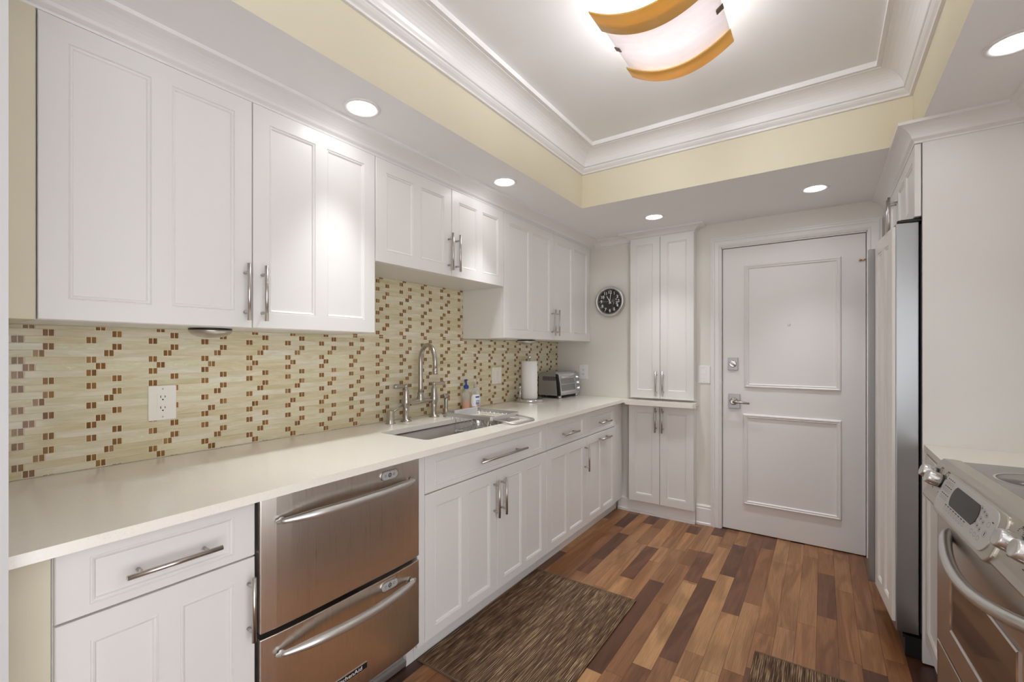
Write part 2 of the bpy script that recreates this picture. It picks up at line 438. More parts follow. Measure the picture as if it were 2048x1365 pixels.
# ------------------------------------------------------------------ room shell
def planks():
    # measured boards: (column centre x, y near, y far, tone)
    mb = MB(); tones = []
    w = 0.0781; cols = range(int((-2.7+0.0243)/w)-1, int((1.05+0.0243)/w)+1)
    fixed = {}
    def put(u0, v0, u1, v1, tone):      # far end, near end read from the photograph
        def pt(cx, cy):
            u = 1180+cx/3.413; v = 1010+cy/3.413; a = (u-1024)/900.7; s = 1.29*900.7/(v-703)
            return (-0.5683+0.8229*a)*s, (0.8229+0.5683*a)*s
        xa, ya = pt(u0, v0); xb, yb = pt(u1, v1)
        k = round(((xa+xb)/2+0.0243)/w-0.5); fixed.setdefault(k, []).append((min(ya, yb), max(ya, yb), tone))
    for q in [(690, 540, 400, 1125, 1.0), (460, 525, 60, 1150, 0.12), (640, 410, 500, 670, 0.52), (490, 670, 180, 1160, 0.50), (810, 510, 560, 1070, 0.22),
              (895, 290, 800, 510, 0.86), (930, 485, 740, 1020, 0.90), (1000, 275, 930, 480, 0.16), (1105, 215, 970, 755, 0.28), (970, 750, 860, 1160, 0.88),
              (1110, 680, 990, 1150, 0.82), (1195, 300, 1120, 680, 0.46), (1260, 390, 1220, 885, 0.68), (1370, 390, 1350, 850, 0.72), (1465, 350, 1480, 820, 0.72), (1580, 470, 1610, 765, 0.24),
              (1575, 330, 1583, 470, 0.48), (1680, 330, 1715, 585, 0.66), (1720, 590, 1790, 1080, 0.50), (420, 290, 270, 495, 0.20), (270, 60, 200, 150, 0.04),
              (150, 180, 70, 370, 0.14), (760, 320, 700, 530, 0.26), (255, 500, 150, 620, 0.88), (440, 390, 320, 640, 0.70), (1350, 250, 1370, 385, 0.80), (1210, 890, 1180, 1150, 0.60),
              (1350, 850, 1345, 1150, 0.76), (1480, 820, 1500, 1150, 0.62), (1610, 770, 1650, 1180, 0.46), (540, 300, 440, 385, 0.80), (330, 260, 60, 560, 0.76), (560, 300, 480, 520, 0.62),
              (660, 300, 620, 400, 0.48), (960, 190, 930, 280, 0.56), (720, 150, 660, 190, 0.2), (720, 1020, 640, 1190, 0.8)]:
        put(*q)
    for k in cols:
        x0 = -0.0243+k*w; segs = sorted(fixed.get(k, [])); y = -2.75
        out = []; y = -2.75-random.random()*0.4
        stops = segs+[(D+0.02, D+0.02, None)]
        for (ya, yb, tn) in stops:
            if ya < y: ya = y
            while ya-y > 0.02:
                L = min(random.choice([0.32, 0.45, 0.55, 0.7, 0.85]), ya-y)
                if ya-y-L < 0.14: L = ya-y
                bias = 0.55 if x0 < 0.0 else 0.36
                tone = min(1, max(0, random.gauss(bias, 0.24)))
                out.append((y, y+L, tone)); y += L
            if tn is not None and yb > y: out.append((y, yb, tn)); y = yb
        g = 0.0005
        for (ya, yb, tn) in out:
            mb.add([(x0+g, ya+g, 0), (x0+w-g, ya+g, 0), (x0+w-g, yb-g, 0), (x0+g, yb-g, 0)], [(0, 1, 2, 3)], 0); tones.append(tn)
    nt = len(tones)
    mb.box(-2.8, 1.15, -2.8, D+0.18, -0.06, -0.0012, 1)
    ob = mb.build('floor', [M_WOOD, M_SUBFLOOR], local=True)
    at = ob.data.attributes.new('tone', 'FLOAT', 'FACE')
    for i in range(len(ob.data.polygons)): at.data[i].value = tones[i] if i < nt else 0
    struct(ob, 'mixed brown hardwood strip floor')
planks()

struct(MB().box(XW-0.12, XW, 0.152, D, 0, ZS+0.5).build('wall_left', M_WALL))
mb = MB(); mb.box(XR, XR+0.12, 0.80, D, 0, ZS+0.5); mb.box(XR, XR+0.12, -2.6, -1.5, 0, ZS+0.5); mb.box(XR, XR+0.12, -1.5, 0.80, 2.12, ZS+0.5)  # unseen opening made up near the camera so daylight reaches the left run
struct(mb.build('wall_right', M_CREAM))
mb = MB(); mb.box(XW-0.12, -0.622, D, D+0.12, 0, ZS+0.5); mb.box(0.240, XR+0.12, D, D+0.12, 0, ZS+0.5); mb.box(-0.622, 0.240, D, D+0.12, 2.05, ZS+0.5); mb.box(-0.75, 0.36, D+0.12, D+0.16, -0.06, 2.2)  # last box is added unseen behind the door to block leaking light
struct(mb.build('wall_far', M_WALL))
# near left return wall and the room behind the camera with an unseen opening sized for daylight
struct(MB().box(-2.6, -1.19, 0.03, 0.150, 0, ZS).build('wall_return', paint('wall_pale_grey_paint', (0.58, 0.575, 0.565), 0.6, 0.1)))
struct(MB().box(-2.72, -2.6, -2.6, 0.15, 0, ZS+0.5).build('wall_side', M_CREAM))
mb = MB(); mb.box(-2.72, -2.35, -2.72, -2.6, 0, ZS+0.5); mb.box(-0.60, XR+0.12, -2.72, -2.6, 0, ZS+0.5); mb.box(-2.35, -0.60, -2.72, -2.6, 2.15, ZS+0.5)
struct(mb.build('wall_near', M_CREAM))
# soffit with the ceiling tray
mb = MB()
hole = [(TX0, TY0), (TX1, TY0), (TX1, TY1), (TX0, TY1)]
slab(mb, [(-2.72, -2.72), (XR+0.12, -2.72), (XR+0.12, D+0.12), (-2.72, D+0.12)], [hole], ZS, ZS, 0, True)
for i in range(4):
    a, b = hole[i], hole[(i+1) % 4]
    mb.add([(a[0], a[1], ZS), (b[0], b[1], ZS), (b[0], b[1], ZC), (a[0], a[1], ZC)], [(0, 1, 2, 3)], 1)
mb.add([(p[0], p[1], ZC) for p in hole], [(0, 1, 2, 3)], 0)
mb.add([(p[0], p[1], ZC+0.4) for p in [(-2.72, -2.72), (XR+0.12, -2.72), (XR+0.12, D+0.12), (-2.72, D+0.12)]], [(0, 1, 2, 3)], 0)
struct(mb.build('ceiling', [M_CEIL, M_CREAM], local=True), 'white dropped ceiling with a cream sided tray')

# mouldings -------------------------------------------------------
ID = lambda a, b, h: (a, b, h)
def cove(h0, h1, p):
    """big tray cornice: lower beads, cove, top bead. (out, z)"""
    H = h1-h0; pts = [(0, h0), (0.012, h0), (0.014, h0+0.007), (0.010, h0+0.010), (0.022, h0+0.018), (0.030, h0+0.026), (0.030, h0+0.031), (0.024, h0+0.034), (0.034, h0+0.037), (0.036, h0+0.043)]
    x0, z0 = 0.036, h0+0.043; x1, z1 = p-0.018, h1-0.026
    for k in range(1, 9):
        a = PI/2*k/8; pts.append((x0+(x1-x0)*(1-math.cos(a)), z0+(z1-z0)*math.sin(a)))
    pts += [(p-0.018, h1-0.022), (p-0.012, h1-0.024), (p, h1-0.024), (p, h1), (0, h1)]
    return pts
struct(MB().sweep(cove(2.441, ZC, 0.138), hole, ID, True, 0, 1).build('trim_1', M_TRIM), 'deep white cove cornice around the ceiling tray')
def crown(z0, z1, p, b=0.0):
    H = z1-z0
    pts = [(-0.02, z0), (b+0.004, z0), (b+0.006, z0+0.006), (b+0.002, z0+0.009), (b+0.012, z0+0.016)]
    for k in range(0, 7):
        q = k/6; pts.append((b+0.014+(p-b-0.022)*(q**1.5), z0+0.018+(H-0.032)*(1-(1-q)**1.35)))
    pts += [(p, z1-0.012), (p, z1), (-0.02, z1)]
    return pts
struct(MB().sweep(crown(2.160, ZS, 0.085), [(-1.642, 0.152), (-1.642, D-0.001), ], ID, False, 0, -1).build('trim_2', M_TRIM), 'white crown moulding above the long row of wall cabinets')
struct(MB().sweep(crown(2.160, ZS, 0.060), [(-1.60, D), (-1.278, D)], ID, False, 0, -1).build('trim_3', M_TRIM), 'short white crown moulding above the clock')
struct(MB().sweep(crown(2.176, ZS, 0.072), [(-1.278, D), (-1.278, 3.515), (-0.786, 3.515), (-0.786, D)], ID, False, 0, -1).build('trim_4', M_TRIM), 'white crown moulding wrapping the top of the shallow pantry')
struct(MB().sweep(crown(2.150, ZS, 0.062), [(0.315, D), (0.315, 2.483), (0.632, 2.483), (0.632, 1.30)], ID, False, 0, -1).build('trim_5', M_TRIM), 'white crown moulding turning over the refrigerator cabinets')
# door casing, baseboard
cas = [(0, 0), (0, 0.014), (0.012, 0.020), (0.018, 0.016), (0.040, 0.018), (0.046, 0.024), (0.056, 0.024), (0.062, 0.019), (0.070, 0.019), (0.070, 0)]
FW = lambda a, b, h: (a, D-h, b)
mb = MB().sweep([(d, h) for d, h in cas], [(-0.610, 0), (-0.610, 2.046), (0.228, 2.046), (0.228, 0)], FW, False, 0, 1)
mb.box(-0.622, -0.606, D-0.004, D+0.06, 0, 2.05); mb.box(0.224, 0.24, D-0.004, D+0.06, 0, 2.05); mb.box(-0.622, 0.24, D-0.004, D+0.06, 2.037, 2.05)
struct(mb.build('trim_6', M_TRIM), 'white moulded casing around the entry door')
bb = [(0, 0), (0.022, 0), (0.022, 0.014), (0.016, 0.020), (0.015, 0.118), (0.011, 0.126), (0.012, 0.136), (0.006, 0.146), (0, 0.147)]
struct(MB().sweep(bb, [(-0.782, D), (-0.681, D)], ID, False, 0, -1).build('baseboard_far', M_TRIM), 'short white baseboard between pantry and door casing')

# entry door ------------------------------------------------------
def entry_door():
    y0 = D+0.006
    t = thing('door_1', (-0.19, y0, 0), 'white painted two panel entry door with lever handle and deadbolt', 'door'); t['kind'] = 'structure'
    MB().box(-0.6025, 0.2205, y0, y0+0.042, 0.006, 2.033).build('slab', M_DOOR, t, 0.002)
    pm = [(0, 0), (0.004, 0.004), (0.005, 0.011), (0.012, 0.013), (0.018, 0.008), (0.024, 0.010), (0.028, 0.005), (0.031, 0)]
    fn = lambda a, b, h: (a, y0-h, b)
    for (a0, a1, z0, z1) in ((-0.462, 0.098, 1.030, 1.902), (-0.470, 0.100, 0.200, 0.846)):
        MB().sweep(pm, [(a0, z0), (a1, z0), (a1, z1), (a0, z1)], fn, True, 0, 1).build('panel_moulding', M_DOOR, t)
    mb = MB(); mb.lathe((-0.190, y0, 1.469), [(0.0075, 0), (0.0075, 0.003), (0.005, 0.004)], 'Y', 16, 0); mb.lathe((-0.190, y0, 1.469), [(0.0048, 0.0035), (0.0001, 0.0042)], 'Y', 12, 1)
    tag(mb.build('peephole', [M_PULL, M_DARK], t), 'small round peephole')
    mb = MB().box(-0.567, -0.501, y0-0.008, y0, 1.154, 1.243); b = mb.build('deadbolt', M_LOCK, t, 0.002)
    mb = MB(); c = (-0.534, y0-0.008, 1.199); mb.lathe(c, [(0.025, 0), (0.024, 0.010), (0.020, 0.013)], 'Y', 24)
    a = math.radians(-38); dx, dz = math.cos(a)*0.021, math.sin(a)*0.021
    mb.tube([(c[0]-dx, c[1]-0.018, c[2]-dz), (c[0]+dx, c[1]-0.018, c[2]+dz)], 0.006, 10)
    mb.build('thumb_turn', M_PULL, b)
    mb = MB().box(-0.563, -0.488, y0-0.009, y0, 0.879, 0.982); b = mb.build('lever_plate', M_LOCK, t, 0.002)
    mb = MB(); c = (-0.528, y0-0.009, 0.930); mb.lathe(c, [(0.027, 0), (0.026, 0.012), (0.018, 0.018), (0.014, 0.03), (0.014, 0.05)], 'Y', 24)
    mb.tube([(c[0], c[1]-0.045, c[2]), (c[0]+0.03, c[1]-0.046, c[2]-0.001), (c[0]+0.105, c[1]-0.046, c[2]-0.006)], [0.011, 0.009, 0.0075], 12)
    mb.build('lever', M_NICKEL, b)
    mb = MB(); mb.tube([(0.222, y0-0.012, 1.865), (0.196, y0-0.012, 1.863)], [0.004, 0.0035], 10); mb.lathe((0.192, y0-0.012, 1.863), [(0.0002, -0.008), (0.006, -0.005), (0.008, 0), (0.006, 0.005), (0.0002, 0.008)], 'X', 12)
    mb.tube([(0.214, y0, 1.865), (0.214, y0-0.012, 1.865)], 0.004, 8)
    tag(mb.build('door_stop', M_BRASS, t), 'small brass stop')
entry_door()

# ------------------------------------------------------------------ cabinets
TL = lambda x0: (lambda a, n, z: (x0+n, a, z))      # left run, facing +x
TF = lambda y0: (lambda a, n, z: (a, y0-n, z))      # far wall, facing -y
G = 0.0016
def wall_cabinet(y0, y1, ym, z0, z1, label, hz0, hz1, left_side=None):
    t = thing('wall_cabinet', (XW, (y0+y1)/2, z0), label, 'cabinet', 'white wall cabinets above the long worktop')
    x0 = XU-0.02
    MB().box(XW+0.001, x0-0.001, y0, y1, z0, z1+0.004).build('body', M_CAB, t, 0.001)
    T = TL(x0)
    for k, (a0, a1) in enumerate(((y0+G, ym-G), (ym+G, y1-G))):
        d = front(MB(), T, a0, a1, z0+0.001, z1, 0.02, two(a0, a1, z0, z1)).build('door', M_CAB, t)
        hy = ym-0.0265 if k == 0 else ym+0.0315
        pull(T, hy, hy, hz0, hz1, 0.02, d)
    return t
wall_cabinet(0.2535, 1.297, 0.7755, 1.371, 2.156, 'largest white wall cabinet with two double panel doors, nearest the camera on the left', 1.395, 1.588)
wall_cabinet(1.2985, 2.2735, 1.796, 1.690, 2.156, 'short raised white wall cabinet over the sink', 1.716, 1.912)
wall_cabinet(2.275, 3.522, 2.899, 1.373, 2.156, 'white wall cabinet in the far corner above paper towels and toaster oven', 1.402, 1.592)
tag(MB().box(XW+0.001, XU-0.021, 3.5235, D-0.001, 1.373, 2.16).build('filler_strip', M_CAB), 'narrow white filler strip between far corner wall cabinet and clock wall', 'filler')
tag(MB().box(XW+0.001, XU-0.006, 0.1525, 0.2520, 1.371, 2.16).build('filler_strip', M_CREAM), 'cream filler strip left of the largest wall cabinet', 'filler')
tag(MB().box(XB+0.001, XD-0.021, 0.1525, 0.2315, 0, 0.8815).build('filler_strip', M_CREAM), 'cream filler panel left of the base cabinet, under the worktop end', 'filler')

def base_cabinet(y0, y1, splits, drawers, zsp, label, hplan, two_p=True):
    t = thing('base_cabinet', (XW, (y0+y1)/2, 0), label, 'cabinet', 'white base cabinets under the long worktop')
    x0 = XD-0.02
    mb = MB().box(XB+0.001, x0-0.001, y0, y1, 0.098, 0.700 if 'sink' in label else 0.8812)
    if 'sink' in label: mb.box(x0-0.03, x0-0.001, y0, y1, 0.700, 0.8812)
    mb.build('body', M_CAB, t)
    MB().box(-1.425, -1.402, y0+0.001, y1-0.001, 0, 0.097).build('toe_kick', M_CAB, t)
    T = TL(x0)
    for k, (a0, a1) in enumerate(drawers):
        a0 += G; a1 -= G
        d = front(MB(), T, a0, a1, zsp+0.0025, 0.868, 0.02, [(a0+0.055, a1-0.055, zsp+0.022, 0.834)]).build('drawer', M_CAB, t)
        h = hplan['drawer']; pull(T, h[0], h[1], 0.773, 0.773, 0.02, d)
    for k, (a0, a1) in enumerate(splits):
        a0 += G; a1 -= G
        d = front(MB(), T, a0, a1, 0.099, zsp-0.0025, 0.02, two(a0, a1, 0.099, zsp, 0.056, 0.046, 0.058, 0.044)).build('door', M_CAB, t)
        h = hplan['door'][k]
        pull(T, h[0], h[1], h[2], h[3], 0.02, d)
    return t
base_cabinet(0.2325, 0.6430, [(0.2325, 0.6430)], [(0.2325, 0.6430)], 0.706, 'white base cabinet with one drawer and door, left of the dishwasher',
             dict(drawer=(0.345, 0.543), door=[(0.623, 0.623, 0.48, 0.66)]))
base_cabinet(1.3100, 2.2900, [(1.3100, 1.8035), (1.8035, 2.2900)], [(1.3100, 2.2900)], 0.703, 'wide white base cabinet with two doors below the sink',
             dict(drawer=(1.637, 2.033), door=[(1.777, 1.777, 0.475, 0.66), (1.838, 1.838, 0.475, 0.66)]))
base_cabinet(2.2915, 2.8300, [(2.2915, 2.8300)], [(2.2915, 2.8300)], 0.704, 'white base cabinet with drawer and door, right next to the sink cabinet',
             dict(drawer=(2.46, 2.66), door=[(2.806, 2.806, 0.475, 0.66)]))
base_cabinet(2.8315, 3.3550, [(2.8315, 3.3550)], [(2.8315, 3.3550)], 0.704, 'white corner base cabinet with two horizontal handles, next to the pantry',
             dict(drawer=(3.02, 3.20), door=[(3.02, 3.20, 0.655, 0.655)]))
tag(MB().box(XB+0.1, XD-0.012, 3.3565, 3.52, 0.098, 0.8812).box(-1.425, -1.402, 3.3565, 3.538, 0, 0.0975).build('filler_strip', M_CAB), 'white corner filler between base cabinets and pantry', 'filler')
tag(MB().box(-1.60, -1.338, 1.2685, 1.3092, 0.098, 0.8812).box(-1.60, -1.402, 1.2685, 1.3092, 0, 0.0979).build('filler_strip', M_CAB), 'thin white upright strip between dishwasher and sink cabinet', 'filler')

def pantry(z0, z1, x0, x1, xm, hz, name, label, kick):
    t = thing(name, ((x0+x1)/2, D, z0 if not kick else 0), label, 'cabinet', 'shallow pantry cabinets on the far wall')
    yf = 3.51; y0 = yf+0.02; T = TF(y0)
    MB().box(x0, x1, y0+0.001, D-0.001, z0, z1).build('body', M_CAB, t)
    if kick: MB().box(x0-0.10, x1+0.001, 3.540, D-0.001, 0, z0-0.001).box(x0-0.10, x1+0.001, 3.526, 3.540, 0, 0.018).build('toe_kick', M_CAB, t)
    for k, (a0, a1) in enumerate(((x0+G, xm-G), (xm+G, x1-G))):
        d = front(MB(), T, a0, a1, z0+0.001, z1-0.001, 0.02, [(a0+0.052, a1-0.052, z0+0.058, z1-0.055)]).build('door', M_CAB, t)
        hx = xm-0.026 if k == 0 else xm+0.026
        pull(T, hx, hx, hz[0], hz[1], 0.02, d)
pantry(0.9215, 2.182, -1.274, -0.785, -1.036, (0.945, 1.135), 'tall_pantry_cabinet', 'tall shallow white pantry cabinet standing on the worktop beside the clock', False)
pantry(0.100, 0.868, -1.286, -0.786, -1.039, (0.662, 0.852), 'low_pantry_cabinet', 'low shallow white pantry cabinet under the worktop end near the door', True)

# worktops --------------------------------------------------------
def rounded(c, r, a0, a1, n=6): return arc(c, r, a0, a1, n)
outer = [(XB+0.0005, 0.153), (-1.247, 0.153), (-1.305, 3.440), (-0.800, 3.458)]+arc((-0.800, 3.488), 0.030, -90, 0, 6)+[(-0.770, D-0.001), (XB+0.0005, D-0.001)]
SX0, SX1, SY0, SY1 = -1.722, -1.405, 1.390, 2.130
sinkhole = rrect(SX1-SX0, SY1-SY0, 0.025, 4, (SX0+SX1)/2, (SY0+SY1)/2)
mb = slab(MB(), outer, [sinkhole], ZTB, ZT)
mb.prism([(-1.290, 3.4405), (-0.800, 3.458)]+arc((-0.800, 3.488), 0.030, -90, 0, 6)+[(-0.770, 3.508), (-1.290, 3.508)], lambda a, b, d: (a, b, d), 0.8695, ZTB+0.002)
tag(mb.build('worktop', M_QUARTZ, None, 0.002), 'cream speckled quartz worktop running along the left wall to the pantry', 'worktop')

# mosaic ----------------------------------------------------------
def mosaic():
    mb = MB(); br = []
    rowh = 0.02135; per = 0.1641; g = 0.0008
    seq = 'BABDACABABDABCABABDAC'
    off = dict(A=0.2656, B=0.3305, C=0.2885, D=0.3095)
    def fill(ya, yb, za, zb, r0):
        nr = 0
        for r in range(r0, r0-60, -1):
            z1 = 1.3584-(r)*rowh; z0 = z1-rowh
            if z0 > zb-0.002: break
            if z1 < za+0.002: continue
            zz0, zz1 = max(z0, za), min(z1, zb)
            o = off[seq[r % len(seq)]]-0.0127
            k = math.floor((ya-o)/per)-1
            while o+k*per < yb:
                b = o+k*per
                for (s0, s1, q) in ((b, b+0.0122, 1), (b+0.0132, b+0.0254, 1), (b+0.0264, b+per-0.001, 0)):
                    s0c, s1c = max(s0, ya), min(s1, yb)
                    if s1c-s0c < 0.003: continue
                    xf = XB-0.0003*random.random()
                    e = 0.0006
                    vs = [(xf, s0c+g*.5+e, zz0+g*.5+e), (xf, s1c-g*.5-e, zz0+g*.5+e), (xf, s1c-g*.5-e, zz1-g*.5-e), (xf, s0c+g*.5+e, zz1-g*.5-e),
                          (xf-0.003, s0c+g*.5, zz0+g*.5), (xf-0.003, s1c-g*.5, zz0+g*.5), (xf-0.003, s1c-g*.5, zz1-g*.5), (xf-0.003, s0c+g*.5, zz1-g*.5)]
                    mb.add(vs, [(0, 1, 2, 3), (0, 4, 5, 1), (1, 5, 6, 2), (2, 6, 7, 3), (3, 7, 4, 0)], 0); br.extend([q]*5)
                k += 1
    fill(0.153, D-0.002, ZT+0.001, 1.370, 21)
    fill(1.2985, 2.2735, 1.370, 1.6895, -1)
    n = len(br)
    mb.box(XW+0.0005, XB-0.0015, 0.153, D-0.002, ZT+0.0005, 1.3705, 1); mb.box(XW+0.0005, XB-0.0015, 1.2988, 2.2732, 1.3705, 1.6895, 1)
    ob = mb.build('backsplash', [M_TILE, M_GROUT], None, local=True)
    at = ob.data.attributes.new('brown', 'FLOAT', 'FACE')
    for i in range(len(ob.data.polygons)): at.data[i].value = br[i] if i < n else 0
    tag(ob, 'pale green and brown glass mosaic backsplash along the left wall', 'backsplash')
mosaic()

# ------------------------------------------------------------------ dishwasher
def dishwasher():
    y0, y1 = 0.6465, 1.2670; xf = -1.312
    t = thing('dishwasher', (XW, (y0+y1)/2, 0), 'stainless two drawer dishwasher with bowed bar handles under the worktop', 'dishwasher')
    MB().box(XB+0.02, xf-0.055, y0, y1, 0.10, 0.8805).build('housing', M_GASKET, t)
    MB().box(-1.60, -1.415, y0, y1, 0, 0.095).box(-1.415, -1.398, y0, y1, 0.006, 0.030).build('kick_plate', M_SILVER, t, 0.002)
    for (z0, z1, zh, zp) in ((0.478, 0.872, 0.792, 0.836), (0.128, 0.462, 0.402, 0.432)):
        # slightly crowned steel front
        mb = MB(); n = 14
        fr = []
        for k in range(n+1):
            q = k/n; y = y0+0.003+(y1-y0-0.006)*q; x = xf-0.010*(abs(2*q-1)**5); fr.append((x, y))
        mb.prism(fr+[(xf-0.053, y1-0.003), (xf-0.053, y0+0.003)], lambda a, b, d: (a, b, d), z0, z1, 0, False)
        dr = mb.build('drawer_front', M_STEEL, t, 0.0025)
        mb = MB(); pts = []; rs = []
        for k in range(25):
            q = k/24; y = 0.690+(1.228-0.690)*q; s = math.sin(PI*q)
            pts.append((xf+0.004+0.052*(s**0.75), y, zh+0.004*s)); rs.append(0.0065+0.0085*min(1, s*1.8))
        mb.tube(pts, rs, 14)
        mb.lathe((xf+0.004, 0.690, zh), [(0.0002, -0.007), (0.005, -0.004), (0.0065, 0), (0.0002, 0.004)], 'Y', 12)
        mb.tube([(xf-0.002, 0.705, zh), (xf+0.016, 0.705, zh)], 0.010, 10); mb.tube([(xf-0.002, 1.213, zh), (xf+0.016, 1.213, zh)], 0.010, 10)
        mb.build('handle', M_SILVER, dr)
        mb = MB(); T = lambda a, b, d: (xf+d, 1.105+a, zp+b)
        mb.prism(rrect(0.080, 0.036, 0.0179, 8), T, -0.001, 0.004, 0)
        mb.prism(rrect(0.073, 0.030, 0.0149, 8), T, 0.0035, 0.0052, 1)
        for (dx, mi, r) in ((-0.019, 2, 0.0045), (0, 2, 0.0078), (0.019, 2, 0.0045)):
            c = T(dx, 0, 0.0050)
            mb.lathe(c, [(r, 0), (r, 0.0008)], 'X', 16, 2)
            if dx: mb.lathe(c, [(r*0.75, 0.0006), (r*0.75, 0.0012)], 'X', 16, 1)
            else: mb.lathe(c, [(r*0.55, 0.0006), (r*0.55, 0.0011)], 'X', 16, 3); mb.lathe(c, [(r*0.40, 0.0009), (r*0.40, 0.0014)], 'X', 16, 2)
        for dx in (0, 0.019): mb.lathe(T(dx, 0.0115, 0.0050), [(0.0012, 0), (0.0012, 0.001)], 'X', 8, 2)
        mb.build('control_pod', [M_PULL, M_KEYPAD, M_BLACK, M_INKW], dr)
        if z0 < 0.3:
            mb = MB(); T = lambda a, b, d: (xf+d, 0.9325+a, 0.196+b)
            mb.prism(rrect(0.150, 0.0215, 0.001, 1), T, -0.001, 0.0022, 0)
            mb.prism(rrect(0.146, 0.0180, 0.001, 1), T, 0.0018, 0.0028, 1)
            text_into(mb, 'KitchenAid', 0.0185, lambda a, b, d: T(a*1.28, b, 0.0030+d), 2)
            mb.build('name_badge', [M_CHROME, M_BLACK, M_INKW], dr)
dishwasher()

# ------------------------------------------------------------------ sink and taps
def sink():
    t = thing('sink', ((SX0+SX1)/2, (SY0+SY1)/2, 0.703), 'rectangular undermount stainless sink set in the worktop', 'sink')
    mb = MB(); cx, cy = (SX0+SX1)/2, (SY0+SY1)/2; w, h = SX1-SX0, SY1-SY0
    rings = [(0.020, ZTB-0.0005, 0.03), (0.002, ZTB-0.0005, 0.027), (0.002, 0.76, 0.027), (-0.006, 0.724, 0.03), (-0.030, 0.708, 0.04), (-0.22, 0.706, 0.01)]
    prev = None; vs = []; n = None
    for gr, z, r in rings:
        p = rrect(max(w+2*gr, 0.03), max(h+2*gr, 0.03), min(r, 0.012) if gr < -0.1 else r, 5, cx, cy); n = len(p); vs += [(a, b, z) for a, b in p]
    fs = [(i*n+k, i*n+(k+1) % n, (i+1)*n+(k+1) % n, (i+1)*n+k) for i in range(len(rings)-1) for k in range(n)]
    fs.append([(len(rings)-1)*n+k for k in range(n)]); mb.add(vs, fs, 0, True)
    ob = mb.build('basin', M_SINK, t); so = ob.modifiers.new('s', 'SOLIDIFY'); so.thickness = 0.0012; so.offset = -1
    mb = MB(); mb.lathe((cx-0.05, 1.76, 0.7065), [(0.045, 0), (0.045, 0.002), (0.036, 0.003), (0.030, 0.001), (0.0002, 0.001)], 'Z', 24); mb.build('drain', M_CHROME, t)
sink()

def faucet():
    xb = -1.875; yl, yr = 1.696, 1.911; ym = (yl+yr)/2; z0 = ZT
    t = thing('bridge_faucet', (xb, ym, z0), 'brushed nickel bridge faucet with gooseneck spout and two lever handles behind the sink', 'faucet')
    zb = 1.012
    leg = [(0.031, 0), (0.031, 0.003), (0.026, 0.008), (0.017, 0.013), (0.0155, 0.018), (0.0155, 0.055), (0.018, 0.060), (0.018, 0.066), (0.016, 0.070), (0.017, 0.078), (0.0215, 0.090), (0.0235, 0.105),
           (0.0215, 0.122), (0.019, 0.128), (0.0195, 0.132), (0.0175, 0.140), (0.0165, 0.166), (0.013, 0.174), (0.009, 0.178), (0.009, 0.184), (0.012, 0.188), (0.0125, 0.196), (0.008, 0.203), (0.0002, 0.205)]
    for (y, sgn, ang) in ((yl, -1, -8), (yr, 1, 10)):
        lg = MB().lathe((xb, y, z0), leg, 'Z', 20).build('valve_body', M_NICKEL, t)
        d = Vector((math.sin(math.radians(ang))*0.4, sgn, 0.02)).normalized(); c = Vector((xb, y, z0+0.193))
        q = [0, 0.012, 0.016, 0.022, 0.045, 0.066, 0.076, 0.080]; rr = [0.0055, 0.0055, 0.0085, 0.0075, 0.0095, 0.0120, 0.0115, 0.004]
        MB().tube([c+d*k for k in q], rr, 14).build('lever_handle', M_NICKEL, lg)
    mb = MB()
    pts = []; rs = []
    for k in range(21):
        q = k/20; y = yl+(yr-yl)*q; s = 1-abs(2*q-1)
        pts.append((xb, y, zb-0.006+0.004*s)); rs.append(0.0095+0.006*max(0, s-0.3))
    mb.tube(pts, rs, 16)
    mb.lathe((xb, ym, zb-0.012), [(0.013, 0), (0.024, 0.010), (0.0225, 0.020), (0.0185, 0.034), (0.0165, 0.046), (0.0165, 0.050), (0.0185, 0.052), (0.0185, 0.056), (0.014, 0.058)], 'Z', 20)
    mb.build('bridge', M_NICKEL, t)
    th = math.radians(-20); d = Vector((math.cos(th), math.sin(th), 0))
    pts = []
    for z in (zb+0.04, 1.08, 1.15, 1.205): pts.append(Vector((xb, ym, z)))
    R = 0.094
    zc = 1.226
    for k in range(0, 19):
        a = PI-PI*1.02*k/18; pts.append(Vector((xb, ym, zc))+d*(R+R*math.cos(a))+Vector((0, 0, R*1.04*math.sin(a))))
    e = pts[-1]; pts.append(e+Vector((0, 0, -0.025))); 
    mb = MB().tube(pts, [0.0135]*4+[0.0125]*20, 16)
    e = pts[-1]; mb.lathe(e, [(0.0125, 0.004), (0.0145, 0.002), (0.0145, -0.010), (0.0135, -0.012), (0.015, -0.014), (0.015, -0.028), (0.011, -0.029)], 'Z', 18)
    mb.build('spout', M_NICKEL, t)
faucet()
t = thing('soap_dispenser', (-1.885, 1.597, ZT), 'stubby nickel dispenser with slanted spout rod, left of the faucet', 'soap dispenser')
MB().lathe((-1.885, 1.597, ZT), [(0.027, 0), (0.027, 0.003), (0.019, 0.006), (0.019, 0.066), (0.017, 0.069)], 'Z', 22).build('body', M_NICKEL, t)
MB().tube([(-1.883, 1.606, ZT+0.060), (-1.880, 1.640, ZT+0.074), (-1.876, 1.672, ZT+0.088)], [0.006, 0.005, 0.005], 10).build('spout', M_NICKEL, t)
t = thing('side_sprayer', (-1.895, 2.035, ZT), 'nickel side sprayer with a mallet shaped head, right of the faucet', 'sprayer')
MB().lathe((-1.895, 2.035, ZT), [(0.026, 0), (0.026, 0.003), (0.020, 0.010), (0.013, 0.020), (0.011, 0.040), (0.013, 0.085), (0.0125, 0.100)], 'Z', 20).build('base', M_NICKEL, t)
